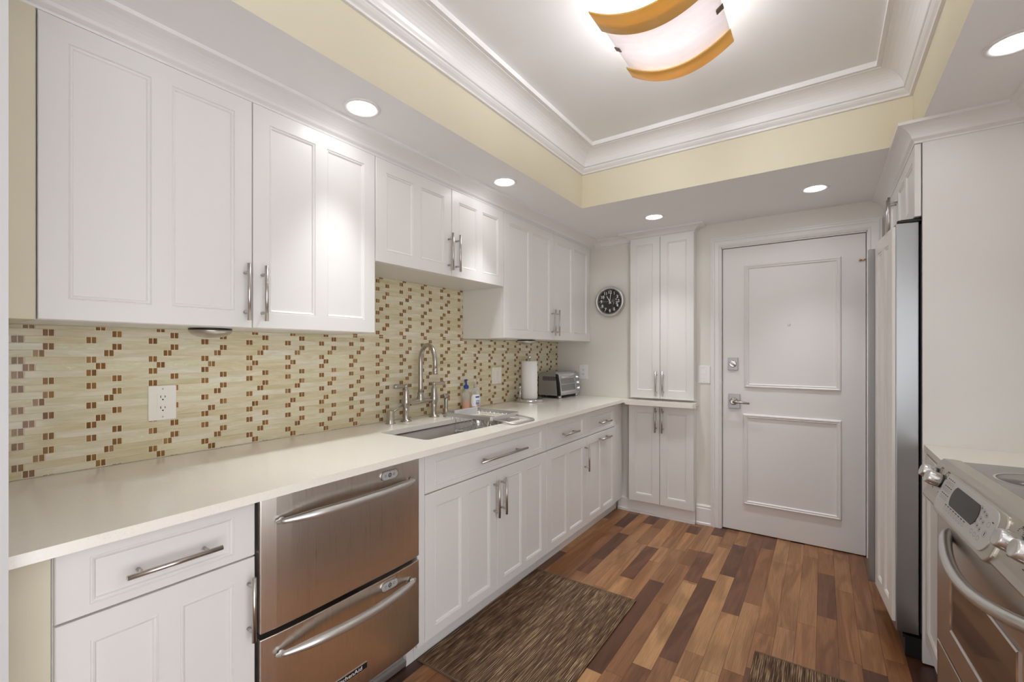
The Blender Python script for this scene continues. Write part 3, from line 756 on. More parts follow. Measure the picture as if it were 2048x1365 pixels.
MB().tube([(-1.887, 2.003, ZT+0.112), (-1.889, 2.010, ZT+0.113), (-1.896, 2.040, ZT+0.112), (-1.902, 2.066, ZT+0.107)], [0.011, 0.014, 0.013, 0.008], 14).build('spray_head', M_NICKEL, t)

def soap_bottle(cx, cy, label, orange):
    t = thing('soap_bottle', (cx, cy, ZT), label, 'soap bottle', 'pump soap bottles behind the sink')
    if orange:
        p = [(0.026, 0), (0.029, 0.004), (0.029, 0.085), (0.027, 0.105), (0.018, 0.122), (0.013, 0.128), (0.013, 0.138)]
        MB().lathe((cx, cy, ZT), p, 'Z', 22, 0, True, 0.8, 1.1).build('bottle', M_CLEAR, t)
        MB().lathe((cx, cy, ZT+0.002), [(0.025, 0), (0.0275, 0.003), (0.0275, 0.056)], 'Z', 22, 0, True, 0.8, 1.1).build('liquid_soap', M_ORANGE, t)
        pm, zc = M_BLUE, ZT+0.137
        mb = MB().lathe((cx, cy, zc), [(0.013, 0), (0.017, 0.006), (0.018, 0.016), (0.013, 0.024), (0.006, 0.026), (0.005, 0.048), (0.008, 0.054), (0.009, 0.056)], 'Z', 16)
        mb.tube([(cx+0.012, cy-0.026, zc+0.054), (cx, cy, zc+0.058), (cx-0.004, cy+0.016, zc+0.057)], [0.0035, 0.006, 0.005], 10)
        mb.build('pump', pm, t)
    else:
        p = [(0.033, 0), (0.036, 0.004), (0.036, 0.105), (0.033, 0.118), (0.020, 0.132), (0.013, 0.136), (0.013, 0.142)]
        b = MB().lathe((cx, cy, ZT), p, 'Z', 22, 0, True, 0.62, 1.12).build('bottle', M_CLEAR, t)
        MB().lathe((cx, cy, ZT+0.002), [(0.0325, 0), (0.0335, 0.002), (0.0335, 0.003)], 'Z', 22, 0, True, 0.62, 1.12).build('bottle_base', M_BLACK, t)
        mb = MB(); vs = []
        n = 12
        for i in range(n+1):
            a = PI*(-0.62+0.86*i/n)          # wraps the face towards the camera
            for j in range(9):
                z = ZT+0.022+0.078*j/8; q = 1-((j-4)/4.6)**2
                aa = PI*(-0.19)+(a-PI*(-0.19))*math.sqrt(max(q, 0.05))
                vs.append((cx+0.0366*0.62*math.cos(aa), cy+0.0366*1.12*math.sin(aa), z))
        fs = [(i*9+j, (i+1)*9+j, (i+1)*9+j+1, i*9+j+1) for i in range(n) for j in range(8)]
        mb.add(vs, fs, 0, True)
        def lab(aa, z, r=0.0370): return (cx+r*0.62*math.cos(aa), cy+r*1.12*math.sin(aa), z)
        def band(a0, a1, z0, z1, mi):
            vv = []
            for k in range(7):
                aa = PI*(a0+(a1-a0)*k/6); vv += [lab(aa, z0), lab(aa, z1)]
            mb.add(vv, [(2*k, 2*k+2, 2*k+3, 2*k+1) for k in range(6)], mi, True)
        band(-0.20, 0.10, ZT+0.078, ZT+0.088, 1); band(-0.18, 0.13, ZT+0.057, ZT+0.061, 1); band(-0.18, 0.12, ZT+0.046, ZT+0.051, 1)
        band(-0.18, 0.10, ZT+0.036, ZT+0.043, 1); band(-0.12, 0.10, ZT+0.026, ZT+0.032, 2)
        tag(mb.build('label_sticker', [M_LABELW, M_BLUE, M_RED], b), 'white oval label with blue print')
        zc = ZT+0.141
        mb = MB().lathe((cx, cy, zc), [(0.014, 0), (0.014, 0.014), (0.006, 0.016), (0.0045, 0.048), (0.008, 0.052), (0.009, 0.055)], 'Z', 16)
        mb.tube([(cx+0.010, cy-0.024, zc+0.053), (cx, cy, zc+0.056), (cx-0.004, cy+0.014, zc+0.055)], [0.0028, 0.0045, 0.004], 10)
        mb.build('pump', M_CLEAR, t)
soap_bottle(-1.928, 2.262, 'clear soap bottle with blue pump and orange liquid against the mosaic', True)
soap_bottle(-1.893, 2.318, 'clear flat soap bottle with a white oval label and clear pump', False)

# dish rack -------------------------------------------------------
def dish_rack():
    t = thing('dish_rack', (-1.62, 2.05, ZT), 'silver wire dish rack hanging into the sink with an outer support loop', 'dish rack')
    x0, x1, y0, y1 = -1.795, -1.452, 1.912, 2.185; zf = 0.930
    P = rrect(x1-x0, y1-y0, 0.02, 4, (x0+x1)/2, (y0+y1)/2); n = len(P)
    mb = MB()
    Q = rrect(x1-x0-0.006, y1-y0-0.006, 0.018, 4, (x0+x1)/2, (y0+y1)/2)
    vs = [(a, b, zf-0.013) for a, b in P]+[(a, b, zf+0.008) for a, b in P]+[(a, b, zf+0.008) for a, b in Q]+[(a, b, zf-0.013) for a, b in Q]
    mb.add(vs, [(r*n+k, r*n+(k+1) % n, ((r+1) % 4)*n+(k+1) % n, ((r+1) % 4)*n+k) for r in range(4) for k in range(n)], 0)
    mb.build('flat_frame', M_SILVER, t)
    # support loop resting on the worktop in front of the sink and behind it
    mb = MB(); lp = [(-1.470, 1.935, 0.923), (-1.40, 1.930, 0.919), (-1.335, 1.932, 0.9115), (-1.318, 1.950, 0.9115), (-1.318, 2.120, 0.9115), (-1.335, 2.140, 0.9115), (-1.40, 2.142, 0.919), (-1.470, 2.150, 0.923)]
    mb.tube(lp, 0.0052, 10).build('support_loop', M_SILVER, t); mb = MB(); mb.tube([(-1.79, 1.94, 0.920), (-1.83, 1.945, 0.911), (-1.83, 2.15, 0.911), (-1.79, 2.155, 0.920)], 0.0045, 8)
    mb.build('support_loop', M_SILVER, t)
    zb = 0.838; wires = MB(); bx0, bx1, by0, by1 = x0+0.045, x1-0.03, y0+0.012, y1-0.012
    mb = MB(); r = 0.0042
    mb.tube([(bx0, by0, zf), (bx0+0.012, by0+0.004, zb+0.012), (bx0+0.022, by0+0.006, zb), (bx1-0.022, by0+0.006, zb), (bx1-0.012, by0+0.004, zb+0.012), (bx1, by0, zf)], r, 10)
    mb.tube([(bx0+0.12, by0+0.006, zb), (bx0+0.12, by1-0.006, zb)], 0.003, 8)
    mb.tube([(bx0, by1, zf), (bx0+0.012, by1-0.004, zb+0.012), (bx0+0.022, by1-0.006, zb), (bx1-0.022, by1-0.006, zb), (bx1-0.012, by1-0.004, zb+0.012), (bx1, by1, zf)], r, 10)
    for sx in (bx0+0.03, bx1-0.03):
        for y in (by0+0.006, by1-0.006): mb.lathe((sx, y, zb-0.014), [(0.006, 0), (0.0075, 0.004), (0.0075, 0.011), (0.005, 0.014)], 'Z', 12)
    mb.build('basket_frame', M_SILVER, t)
    k = 0; y = by0+0.018
    while y < by1:
        wires.tube([(bx0, y, zf-0.006), (bx0+0.012, y, zf-0.03), (bx0+0.014, y, zb+0.004), (bx1-0.014, y, zb+0.004), (bx1-0.012, y, zf-0.03), (bx1, y, zf-0.006)], 0.0018, 6); y += 0.024
    x = bx0+0.03
    while x < bx1-0.02:
        wires.tube([(x, by0, zf-0.006), (x, by0+0.006, zf-0.035), (x, by0+0.005, zb+0.006), (x, by1-0.005, zb+0.006), (x, by1-0.006, zf-0.035), (x, by1, zf-0.006)], 0.0018, 6); x += 0.030
    # plate prongs
    x = bx0+0.10
    while x < bx1-0.01:
        for yy in (by0+0.05, by0+0.19):
            wires.tube([(x-0.007, yy, zb+0.006), (x-0.007, yy, zb+0.040), (x, yy, zb+0.050), (x+0.007, yy, zb+0.040), (x+0.007, yy, zb+0.006)], 0.0017, 6)
        x += 0.028
    wires.build('wire_grid', M_SILVER, t)
dish_rack()
mb = MB(); mb.prism(rrect(0.205, 0.100, 0.006, 3), lambda a, b, d: (-1.728-d, 2.032+a, 0.9015+b), 0, 0.006, 0)
tag(mb.build('cutting_board', M_BOARD), 'small light grey plastic board standing upright in the dish rack', 'cutting board')

# paper towels ----------------------------------------------------
px, py = -1.852, 2.918
t = thing('paper_towel_holder', (px, py, ZT), 'polished steel paper towel stand with round base, ball top and side arm', 'paper towel holder')
MB().lathe((px, py, ZT), [(0.102, 0), (0.104, 0.003), (0.104, 0.016), (0.100, 0.021), (0.0002, 0.022)], 'Z', 40).build('base', M_CHROME, t)
MB().tube([(px, py, ZT+0.02), (px, py, ZT+0.325)], 0.0055, 12).lathe((px, py, ZT+0.338), [(0.0002, -0.0175), (0.010, -0.0145), (0.0165, -0.006), (0.0175, 0.001), (0.0150, 0.009), (0.009, 0.0155), (0.0002, 0.0178)], 'Z', 20).build('post', M_CHROME, t)
ax, ay = px-0.035, py-0.078
MB().tube([(ax, ay, ZT+0.02), (ax, ay, ZT+0.105)], 0.006, 12).lathe((ax, ay, ZT+0.112), [(0.0002, -0.011), (0.008, -0.007), (0.010, 0), (0.007, 0.008), (0.0002, 0.011)], 'Z', 16).build('side_arm', M_CHROME, t)
t = thing('paper_towel_roll', (px, py, ZT+0.0225), 'white paper towel roll upright on its steel stand', 'paper towels')
MB().lathe((px, py, ZT+0.0228), [(0.021, 0), (0.060, 0.0), (0.0605, 0.004), (0.0605, 0.282), (0.059, 0.285), (0.021, 0.285)], 'Z', 40).build('sheets', M_PAPER, t)
MB().lathe((px, py, ZT+0.0228), [(0.0205, 0.001), (0.0205, 0.284), (0.019, 0.284), (0.019, 0.001), (0.0205, 0.001)], 'Z', 24).build('core', mat('cardboard', (0.42, 0.30, 0.19), 0.9), t)

# toaster oven ----------------------------------------------------
def toaster():
    y0, y1 = 3.196, 3.560; xf, xr = -1.733, -1.940; zb, zt = ZT+0.024, ZT+0.212
    t = thing('toaster_oven', ((xf+xr)/2, (y0+y1)/2, ZT), 'chrome toaster oven in the worktop corner behind the paper towels', 'toaster oven')
    prof = [(xf-0.004, zb), (xf-0.004, zb+0.01), (xf-0.014, zb+0.10), (xf-0.034, zt-0.012), (xf-0.042, zt), (xr+0.03, zt), (xr+0.010, zt-0.010), (xr, zt-0.035), (xr, zb)]
    body = MB().prism(prof, lambda a, b, d: (a, d, b), y0, y1, 0).build('housing', M_TOAST, t, 0.004)
    # side vents
    mb = MB()
    for k in range(11):
        x = xf-0.046-0.0115*k
        mb.box(x-0.0038, x+0.0022, y0-0.0012, y0+0.002, zt-0.068, zt-0.034)
    mb.build('side_vents', M_DARK, t)
    mb = MB().prism([(xf-0.003, zb+0.001), (xf-0.013, zb+0.10), (xf-0.033, zt-0.012), (xf-0.045, zt-0.012), (xf-0.03, zb+0.001)], lambda a, b, d: (a, d, b), y0-0.003, y0+0.012, 0)
    mb.build('edge_trim', M_BLACK, t, 0.001)
    fx = lambda z: xf-0.0145-0.0009+(-(z-zb-0.10)*0.21 if z > zb+0.10 else (zb+0.10-z)*0.105)
    def facep(mbx, a0, a1, z0, z1, off, mi=0):
        zz = [z0, (z0+z1)/2, z1]
        vs = []
        for z in zz: vs += [(fx(z)+off, a0, z), (fx(z)+off, a1, z)]
        vs2 = [(x-0.004, y, z) for x, y, z in vs]
        mbx.add(vs+vs2, [(0, 1, 3, 2), (2, 3, 5, 4), (6, 7, 9, 8), (8, 9, 11, 10), (0, 1, 7, 6), (4, 5, 11, 10), (0, 2, 8, 6), (2, 4, 10, 8), (1, 3, 9, 7), (3, 5, 11, 9)], mi)
    mb = MB(); facep(mb, y0+0.012, y1-0.082, zb+0.020, zt-0.016, 0.006, 0)
    door = mb.build('door', M_CHROME, t, 0.001)
    mb = MB(); facep(mb, y0+0.026, y1-0.094, zb+0.036, zt-0.052, 0.0075, 0); mb.build('window', M_TOGLASS, door)
    mb = MB(); facep(mb, y0+0.030, y1-0.098, zb+0.088, zb+0.093, 0.0085, 0); mb.build('inner_rack', M_SILVER, door)
    mb = MB(); zz = zt-0.036; mb.tube([(fx(zz)+0.004, y0+0.035, zz), (fx(zz)+0.024, y0+0.035, zz), (fx(zz)+0.024, y1-0.102, zz), (fx(zz)+0.004, y1-0.102, zz)], 0.006, 10); mb.build('handle', M_CHROME, door)
    for z in (zb+0.046, zb+0.094, zb+0.140):
        k = MB().lathe((fx(z)+0.001, y1-0.040, z), [(0.019, 0), (0.019, 0.006), (0.016, 0.008), (0.015, 0.022), (0.012, 0.024)], 'X', 20).build('knob', M_CHROME, t)
        MB().box(fx(z)+0.0245, fx(z)+0.026, y1-0.0415, y1-0.0385, z, z+0.012).build('pointer', M_BLACK, k)
    for x in (xf-0.028, xr+0.03):
        for y in (y0+0.030, y1-0.035):
            MB().lathe((x, y, ZT), [(0.014, 0), (0.017, 0.006), (0.016, 0.025)], 'Z', 16).build('foot', M_SILVER if x > -1.8 else M_BLACK, t)
toaster()

# ------------------------------------------------------------------ plates on the walls
def outlet(name, label, fn, w, h, plate, cat='outlet', duplex=True, group=None, gf=False):
    t = thing(name, fn(0, 0, 0), label, cat, group)
    mb = MB(); mb.prism(rrect(w, h, 0.004, 3), lambda a, b, d: fn(a, b, d), 0, 0.0055); p = mb.build('cover_plate', plate, t, 0.0015)
    for s in (-1, 1): MB().prism([(0.0028*math.cos(2*PI*k/10), s*h*0.405+0.0028*math.sin(2*PI*k/10)) for k in range(10)], lambda a, b, d: fn(a, b, d), 0.0052, 0.0062).build('screw', M_PULL, t)
    mb = MB(); mb.prism(rrect(0.034, 0.067, 0.003, 2), lambda a, b, d: fn(a, b, d), 0.005, 0.0072, 0)
    for s in (-1, 1):
        c = s*0.0195
        for dx, ww, hh in ((-0.0065, 0.0022, 0.0085), (0.0065, 0.0022, 0.0065)):
            mb.prism(rrect(ww, hh, 0.0004, 1, dx, c+0.003), lambda a, b, d: fn(a, b, d), 0.007, 0.0076, 1)
        mb.prism([(0.0026*math.cos(2*PI*k/10), c-0.0075+0.0026*math.sin(2*PI*k/10)) for k in range(10)], lambda a, b, d: fn(a, b, d), 0.007, 0.0076, 1)
    if gf:
        mb.prism(rrect(0.012, 0.0045, 0.0005, 1, 0, 0.0035), lambda a, b, d: fn(a, b, d), 0.007, 0.0079, 0); mb.prism(rrect(0.012, 0.0045, 0.0005, 1, 0, -0.0035), lambda a, b, d: fn(a, b, d), 0.007, 0.0079, 0)
    mb.build('receptacle', [plate, M_DARK], t)
    return t
def switch(name, label, fn, w, h, plate, rockers):
    t = thing(name, fn(0, 0, 0), label, 'light switch')
    MB().prism(rrect(w, h, 0.004, 3), lambda a, b, d: fn(a, b, d), 0, 0.0055).build('cover_plate', plate, t, 0.0015)
    for x in rockers:
        mb = MB().prism(rrect(0.034, 0.067, 0.002, 2, x, 0), lambda a, b, d: fn(a, b, d), 0.005, 0.0068)
        r = mb.build('rocker', plate, t, 0.0006)
        MB().prism(rrect(0.028, 0.030, 0.001, 1, x, 0.0165), lambda a, b, d: fn(a, b, d), 0.0066, 0.0085).build('paddle', plate, r, 0.0006)
    for s in (-1, 1):
        for x in rockers: MB().prism([(x+0.0026*math.cos(2*PI*k/10), s*h*0.40+0.0026*math.sin(2*PI*k/10)) for k in range(10)], lambda a, b, d: fn(a, b, d), 0.0052, 0.0062).build('screw', M_PULL, t)
outlet('wall_outlet', 'cream duplex outlet on the mosaic near the left end', lambda a, b, d: (XB+0.0002+d, 0.6205+a, 1.104+b), 0.084, 0.124, M_PLATE, gf=True)
outlet('wall_outlet', 'white duplex outlet on the far wall behind the toaster oven', lambda a, b, d: (-1.712+a, D-0.0002-d, 1.112+b), 0.080, 0.124, M_PLATEW)
switch('wall_switch', 'cream double rocker switch on the mosaic right of the soap bottles', lambda a, b, d: (XB+0.0002+d, 2.643+a, 1.113+b), 0.116, 0.118, M_PLATE, (-0.024, 0.024))
switch('wall_switch', 'white single rocker switch on the wall between pantry and door', lambda a, b, d: (-0.7285+a, D-0.0002-d, 1.117+b), 0.084, 0.128, M_PLATEW, (0,))

# wall clock ------------------------------------------------------
def clock():
    c = (-1.461, D, 1.705); R = 0.126
    t = thing('wall_clock', c, 'round black faced wall clock with silver rim beside the pantry', 'clock')
    F = lambda a, b, d: (c[0]+a, D-d, c[2]+b)
    MB().lathe((c[0], D-0.001, c[2]), [(0.120, 0), (0.126, 0.006), (0.126, 0.030), (0.122, 0.040), (0.114, 0.044), (0.106, 0.040), (0.102, 0.026), (0.102, 0.010)], 'Y', 64).build('rim', M_SILVER, t)
    mb = MB().lathe((c[0], D-0.001, c[2]), [(0.1035, 0.004), (0.1035, 0.024), (0.0002, 0.024)], 'Y', 48); face = mb.build('face', M_CLOCKF, t)
    for k in range(12):
        mb = MB(); a = PI/2-2*PI*(k+1)/12; r = 0.076
        text_into(mb, str(k+1), 0.034, lambda x, y, z, a=a, r=r: F(r*math.cos(a)+x, r*math.sin(a)+y, 0.0252+z), 0, 0.0003, bold=0.0008)
        mb.build('numeral', M_INKW, face)
    mb = MB()
    for k in range(60):
        a = 2*PI*k/60; l = 0.0055 if k % 5 else 0.007; w = 0.0005 if k % 5 else 0.0011
        p = [(0.099, -w), (0.099, w), (0.099-l, w), (0.099-l, -w)]
        mb.prism([(x*math.cos(a)-y*math.sin(a), x*math.sin(a)+y*math.cos(a)) for x, y in p], F, 0.0249, 0.0255)
    mb.build('minute_marks', M_INKW, face)
    def hand(name, ang, l0, l1, w, d):
        a = math.radians(90-ang); p = [(-l0, -w), (-l0, w), (l1, w*0.8), (l1, -w*0.8)]
        MB().prism([(x*math.cos(a)-y*math.sin(a), x*math.sin(a)+y*math.cos(a)) for x, y in p], F, d, d+0.0008).build(name, M_INKW, t)
    hand('hour_hand', -31, 0.020, 0.052, 0.0034, 0.0275); hand('minute_hand', 9, 0.020, 0.082, 0.0028, 0.029); hand('second_hand', 268, 0.030, 0.055, 0.0006, 0.0305)
    MB().lathe((c[0], D-0.026, c[2]), [(0.004, 0), (0.004, 0.007), (0.0002, 0.008)], 'Y', 14).build('hub', M_INKW, t)
clock()

# ------------------------------------------------------------------ lamps
def downlight(x, y, label, dim=1.0, beam=84):
    t = thing('recessed_downlight', (x, y, ZS), label, 'ceiling light', 'recessed downlights in the soffit')
    MB().lathe((x, y, ZS), [(0.052, 0.006), (0.051, -0.001), (0.054, -0.0035), (0.064, -0.006), (0.069, -0.004), (0.070, -0.0002), (0.066, 0.006)], 'Z', 48).build('trim_ring', M_TRIM, t)
    MB().lathe((x, y, ZS-0.0012), [(0.0515, 0.006), (0.0515, 0.0), (0.040, -0.0012), (0.0002, -0.002)], 'Z', 36).build('lens', M_LENS, t)
    ld = bpy.data.lights.new('beam', 'SPOT'); ld.energy = SPOT_W*dim; ld.spot_size = math.radians(beam); ld.spot_blend = 1.0; ld.shadow_soft_size = 0.045; ld.color = (0.96, 0.985, 1.02)
    lo = bpy.data.objects.new('beam', ld); COL.objects.link(lo); lo.parent = t; lo.location = (0, 0, -0.012)
downlight(-1.460, 1.098, 'downlight over the worktop, nearest on the left', 2.1, 66)
downlight(-1.449, 2.025, 'downlight above the short cabinet over the sink', 2.1, 66)
downlight(-0.969, 3.144, 'downlight in front of the tall pantry', 2.6)
downlight(-0.038, 3.120, 'downlight in front of the entry door', 2.4)
downlight(0.479, 1.990, 'downlight on the right above the range', 0.45)
for x, y, l in ((0.479, 1.06, 'added unseen second downlight on the right soffit, nearer than the one above the range'), (0.479, 0.13, 'added unseen downlight at the near right end of the soffit')): downlight(x, y, l, 0.45)  # both lamps are unseen, added to brighten the left base cabinets

def ceiling_lamp():
    cx, cy = -0.472, 1.665
    t = thing('ceiling_lamp', (cx, cy, ZC), 'flush ceiling lamp of curved white glass with two amber glass strips', 'ceiling lamp')
    MB().prism(rrect(0.27, 0.40, 0.01, 3, cx, cy-0.02), ID, 2.553, ZC-0.0005).build('canopy', M_TRIM, t, 0.004)
    hw = 0.190; sag = 0.068
    def strip(name, y0, y1, z_end, m, th, hw=hw, slope=0.0, wav=0.0):
        mb = MB(); n = 28; vs = []
        for k in range(n+1):
            q = -1+2*k/n; x = cx+hw*q; z = z_end-sag*(1-q*q)
            for (y, d) in ((y0, 0), (y1, 0), (y1, th), (y0, th)):
                yy = y+wav*math.sin(5*q+y*3); vs.append((x, yy, z+d+(slope if y == y1 else 0)))
        fs = [(k*4+j, (k+1)*4+j, (k+1)*4+(j+1) % 4, k*4+(j+1) % 4) for k in range(n) for j in range(4)]+[(0, 1, 2, 3), (n*4+3, n*4+2, n*4+1, n*4)]
        mb.add(vs, fs, 0, True); return mb.build(name, m, t, 0.0015)
    strip('glass_shade', 1.500, 1.815, 2.470, M_SHADE, 0.006, wav=0.003)
    strip('amber_strip', 1.432, 1.545, 2.462, M_AMBER, 0.006, 0.196)
    strip('amber_strip', 1.795, 1.872, 2.458, M_AMBER, 0.006, 0.196)
    for sx in (-1, 1):
        x = cx+sx*(hw-0.008); z = 2.470-sag*(1-(1-0.008/hw)**2)
        MB().tube([(x, cy+0.005, z-0.004), (x, cy+0.005, 2.545)], 0.0035, 8).prism(rrect(0.022, 0.022, 0.001, 1, x, cy+0.005), lambda a, b, d: (a, b, d+(a-x)*sx*0.65), z-0.007, z-0.002).build('clip', mat('bronze_clip', (0.20, 0.16, 0.12), 0.35, 0.8), t)
    for dy in (-0.065, 0.075):
        b = MB().lathe((cx, cy+dy, 2.480), [(0.0002, -0.024), (0.012, -0.021), (0.022, -0.010), (0.024, 0), (0.020, 0.013), (0.013, 0.024), (0.013, 0.075)], 'Z', 18).build('bulb', M_BULB, t)
ceiling_lamp()

def puck(x, y, label):
    z = 1.3705
    t = thing('puck_light', (x, y, z-0.034), label, 'under cabinet light', 'round lights under the wall cabinets')
    MB().lathe((x, y, z), [(0.066, 0), (0.066, -0.006)], 'Z', 40).build('rim', M_BLACK, t)
    MB().lathe((x, y, z), [(0.067, -0.006), (0.066, -0.011), (0.058, -0.020), (0.042, -0.028), (0.022, -0.032), (0.0002, -0.033)], 'Z', 40).build('dome', M_PULL, t)
puck(-1.800, 0.712, 'round domed light under the largest wall cabinet')
puck(-1.765, 2.735, 'round domed light under the far corner wall cabinet, above the paper towels')

# mats ------------------------------------------------------------
def floor_mat(x0, x1, y0, y1, label):
    t = thing('floor_mat', ((x0+x1)/2, (y0+y1)/2, 0), label, 'mat', 'brown woven mats on the floor')
    MB().prism(rrect(x1-x0, y1-y0, 0.004, 2, (x0+x1)/2, (y0+y1)/2), ID, 0.0004, 0.0058).build('weave', M_RUG, t)
    for (a0, a1, b0, b1) in ((x0, x1, y0-0.002, y0+0.004), (x0, x1, y1-0.004, y1+0.002)): MB().box(a0, a1, b0, b1, 0.0006, 0.0066).build('bound_edge', M_RUGEDGE, t)
floor_mat(-1.390, -0.792, 1.322, 2.272, 'brown woven mat on the floor in front of the sink cabinet')
floor_mat(-0.240, 0.345, 1.26, 2.180, 'brown woven mat on the floor in front of the range')

# ------------------------------------------------------------------ right side: panel, cabinets, refrigerator, range
tag(MB().box(0.337, XR-0.001, 2.485, 2.504, 0.006, 2.170).build('end_panel', M_CAB, None, 0.001), 'tall white end panel between refrigerator and range', 'panel')
def over_fridge():
    t = thing('wall_cabinet', (XR, 3.04, 1.85), 'white wall cabinet with two doors above the refrigerator', 'cabinet')
    MB().box(0.3335, XR-0.001, 2.506, D-0.001, 1.853, 2.168).build('body', M_CAB, t)
    T = lambda a, n, z: (0.3325-n, a, z)
    for k, (a0, a1) in enumerate(((2.488, 3.0295), (3.0325, D-0.003))):
        d = front(MB(), T, a0, a1, 1.850, 2.148, 0.02, two(a0, a1, 1.850, 2.148, 0.055, 0.05)).build('door', M_CAB, t)
        y = 3.004 if k == 0 else 3.058
        pull(T, y, y, 1.885, 2.080, 0.02, d)
over_fridge()
def right_upper():
    t = thing('wall_cabinet', (XR, 1.9, 1.37), 'white wall cabinet above the range at the right edge', 'cabinet')
    MB().box(0.660, XR-0.001, 1.30, 2.483, 1.70, 2.168).build('body', M_CAB, t)
    T = lambda a, n, z: (0.659-n, a, z)
    for (a0, a1) in ((1.302, 1.89), (1.893, 2.481)):
        front(MB(), T, a0, a1, 1.701, 2.148, 0.02, two(a0, a1, 1.701, 2.148)).build('door', M_CAB, t)
right_upper()
def right_base():
    t = thing('base_cabinet', (XR, 2.32, 0), 'narrow white base cabinet between end panel and range', 'cabinet')
    MB().box(0.366, XR-0.001, 2.175, 2.4835, 0.10, 0.8815).build('body', M_CAB, t)
    MB().box(0.43, 0.45, 2.175, 2.4835, 0, 0.0995).build('toe_kick', M_CAB, t)
    T = lambda a, n, z: (0.365-n, a, z)
    front(MB(), T, 2.160, 2.482, 0.10, 0.868, 0.02, [(2.205, 2.440, 0.155, 0.812)]).build('door', M_CAB, t)
right_base()
mb = slab(MB(), [(0.342, 2.4845), (XR-0.001, 2.4845), (XR-0.001, 2.196), (0.342, 2.152)], [], ZTB, ZT)
tag(mb.build('worktop', M_QUARTZ, None, 0.002), 'small cream quartz worktop between the end panel and the range', 'worktop')

def fridge():
    t = thing('refrigerator', (0.256, 2.512, 0), 'stainless refrigerator with white panelled doors under the cabinet', 'refrigerator', local=True)
    MB().box(0.090, 0.66, 0.0, 0.90, 0.06, 1.815).build('body', M_BLACK, t)
    MB().box(0.078, 0.0895, 0.004, 0.896, 0.11, 1.82).build('gasket', M_GASKET, t)
    mb = MB().box(0.03, 0.20, 0.002, 0.895, 0.004, 0.088); mb.box(0.022, 0.03, 0.002, 0.895, 0.078, 0.092); mb.build('kick_grille', M_BLACK, t)
    for k, (a0, a1) in enumerate(((0.0, 0.388), (0.396, 0.900))):
        d = MB().box(0.0, 0.076, a0, a1, 0.098, 1.834).build('door', M_STEELF, t, 0.003)
        T = lambda a, n, z: (-0.0003-n, a, z)
        p0, p1 = a0+0.004, a1-(0.030 if k == 0 else 0.004)
        front(MB(), T, p0, p1, 0.135, 1.822, 0.012, two(p0, p1, 0.135, 1.822, 0.062, 0.052)).build('door_panel', M_CAB, d)
        if k == 0:
            MB().box(-0.036, -0.0003, a1-0.028, a1, 0.140, 1.800).build('handle', M_STEELF, d, 0.002)
            d.rotation_euler = (0, 0, math.radians(5.0))      # this door stands a little ajar
    MB().box(0.014, 0.088, 0.002, 0.03, 1.835, 1.848).tube([(0.014, 0.016, 1.848), (0.014, 0.016, 1.834)], 0.01, 10).build('hinge_cover', M_BLACK, t, 0.003)
    return t
fridge()

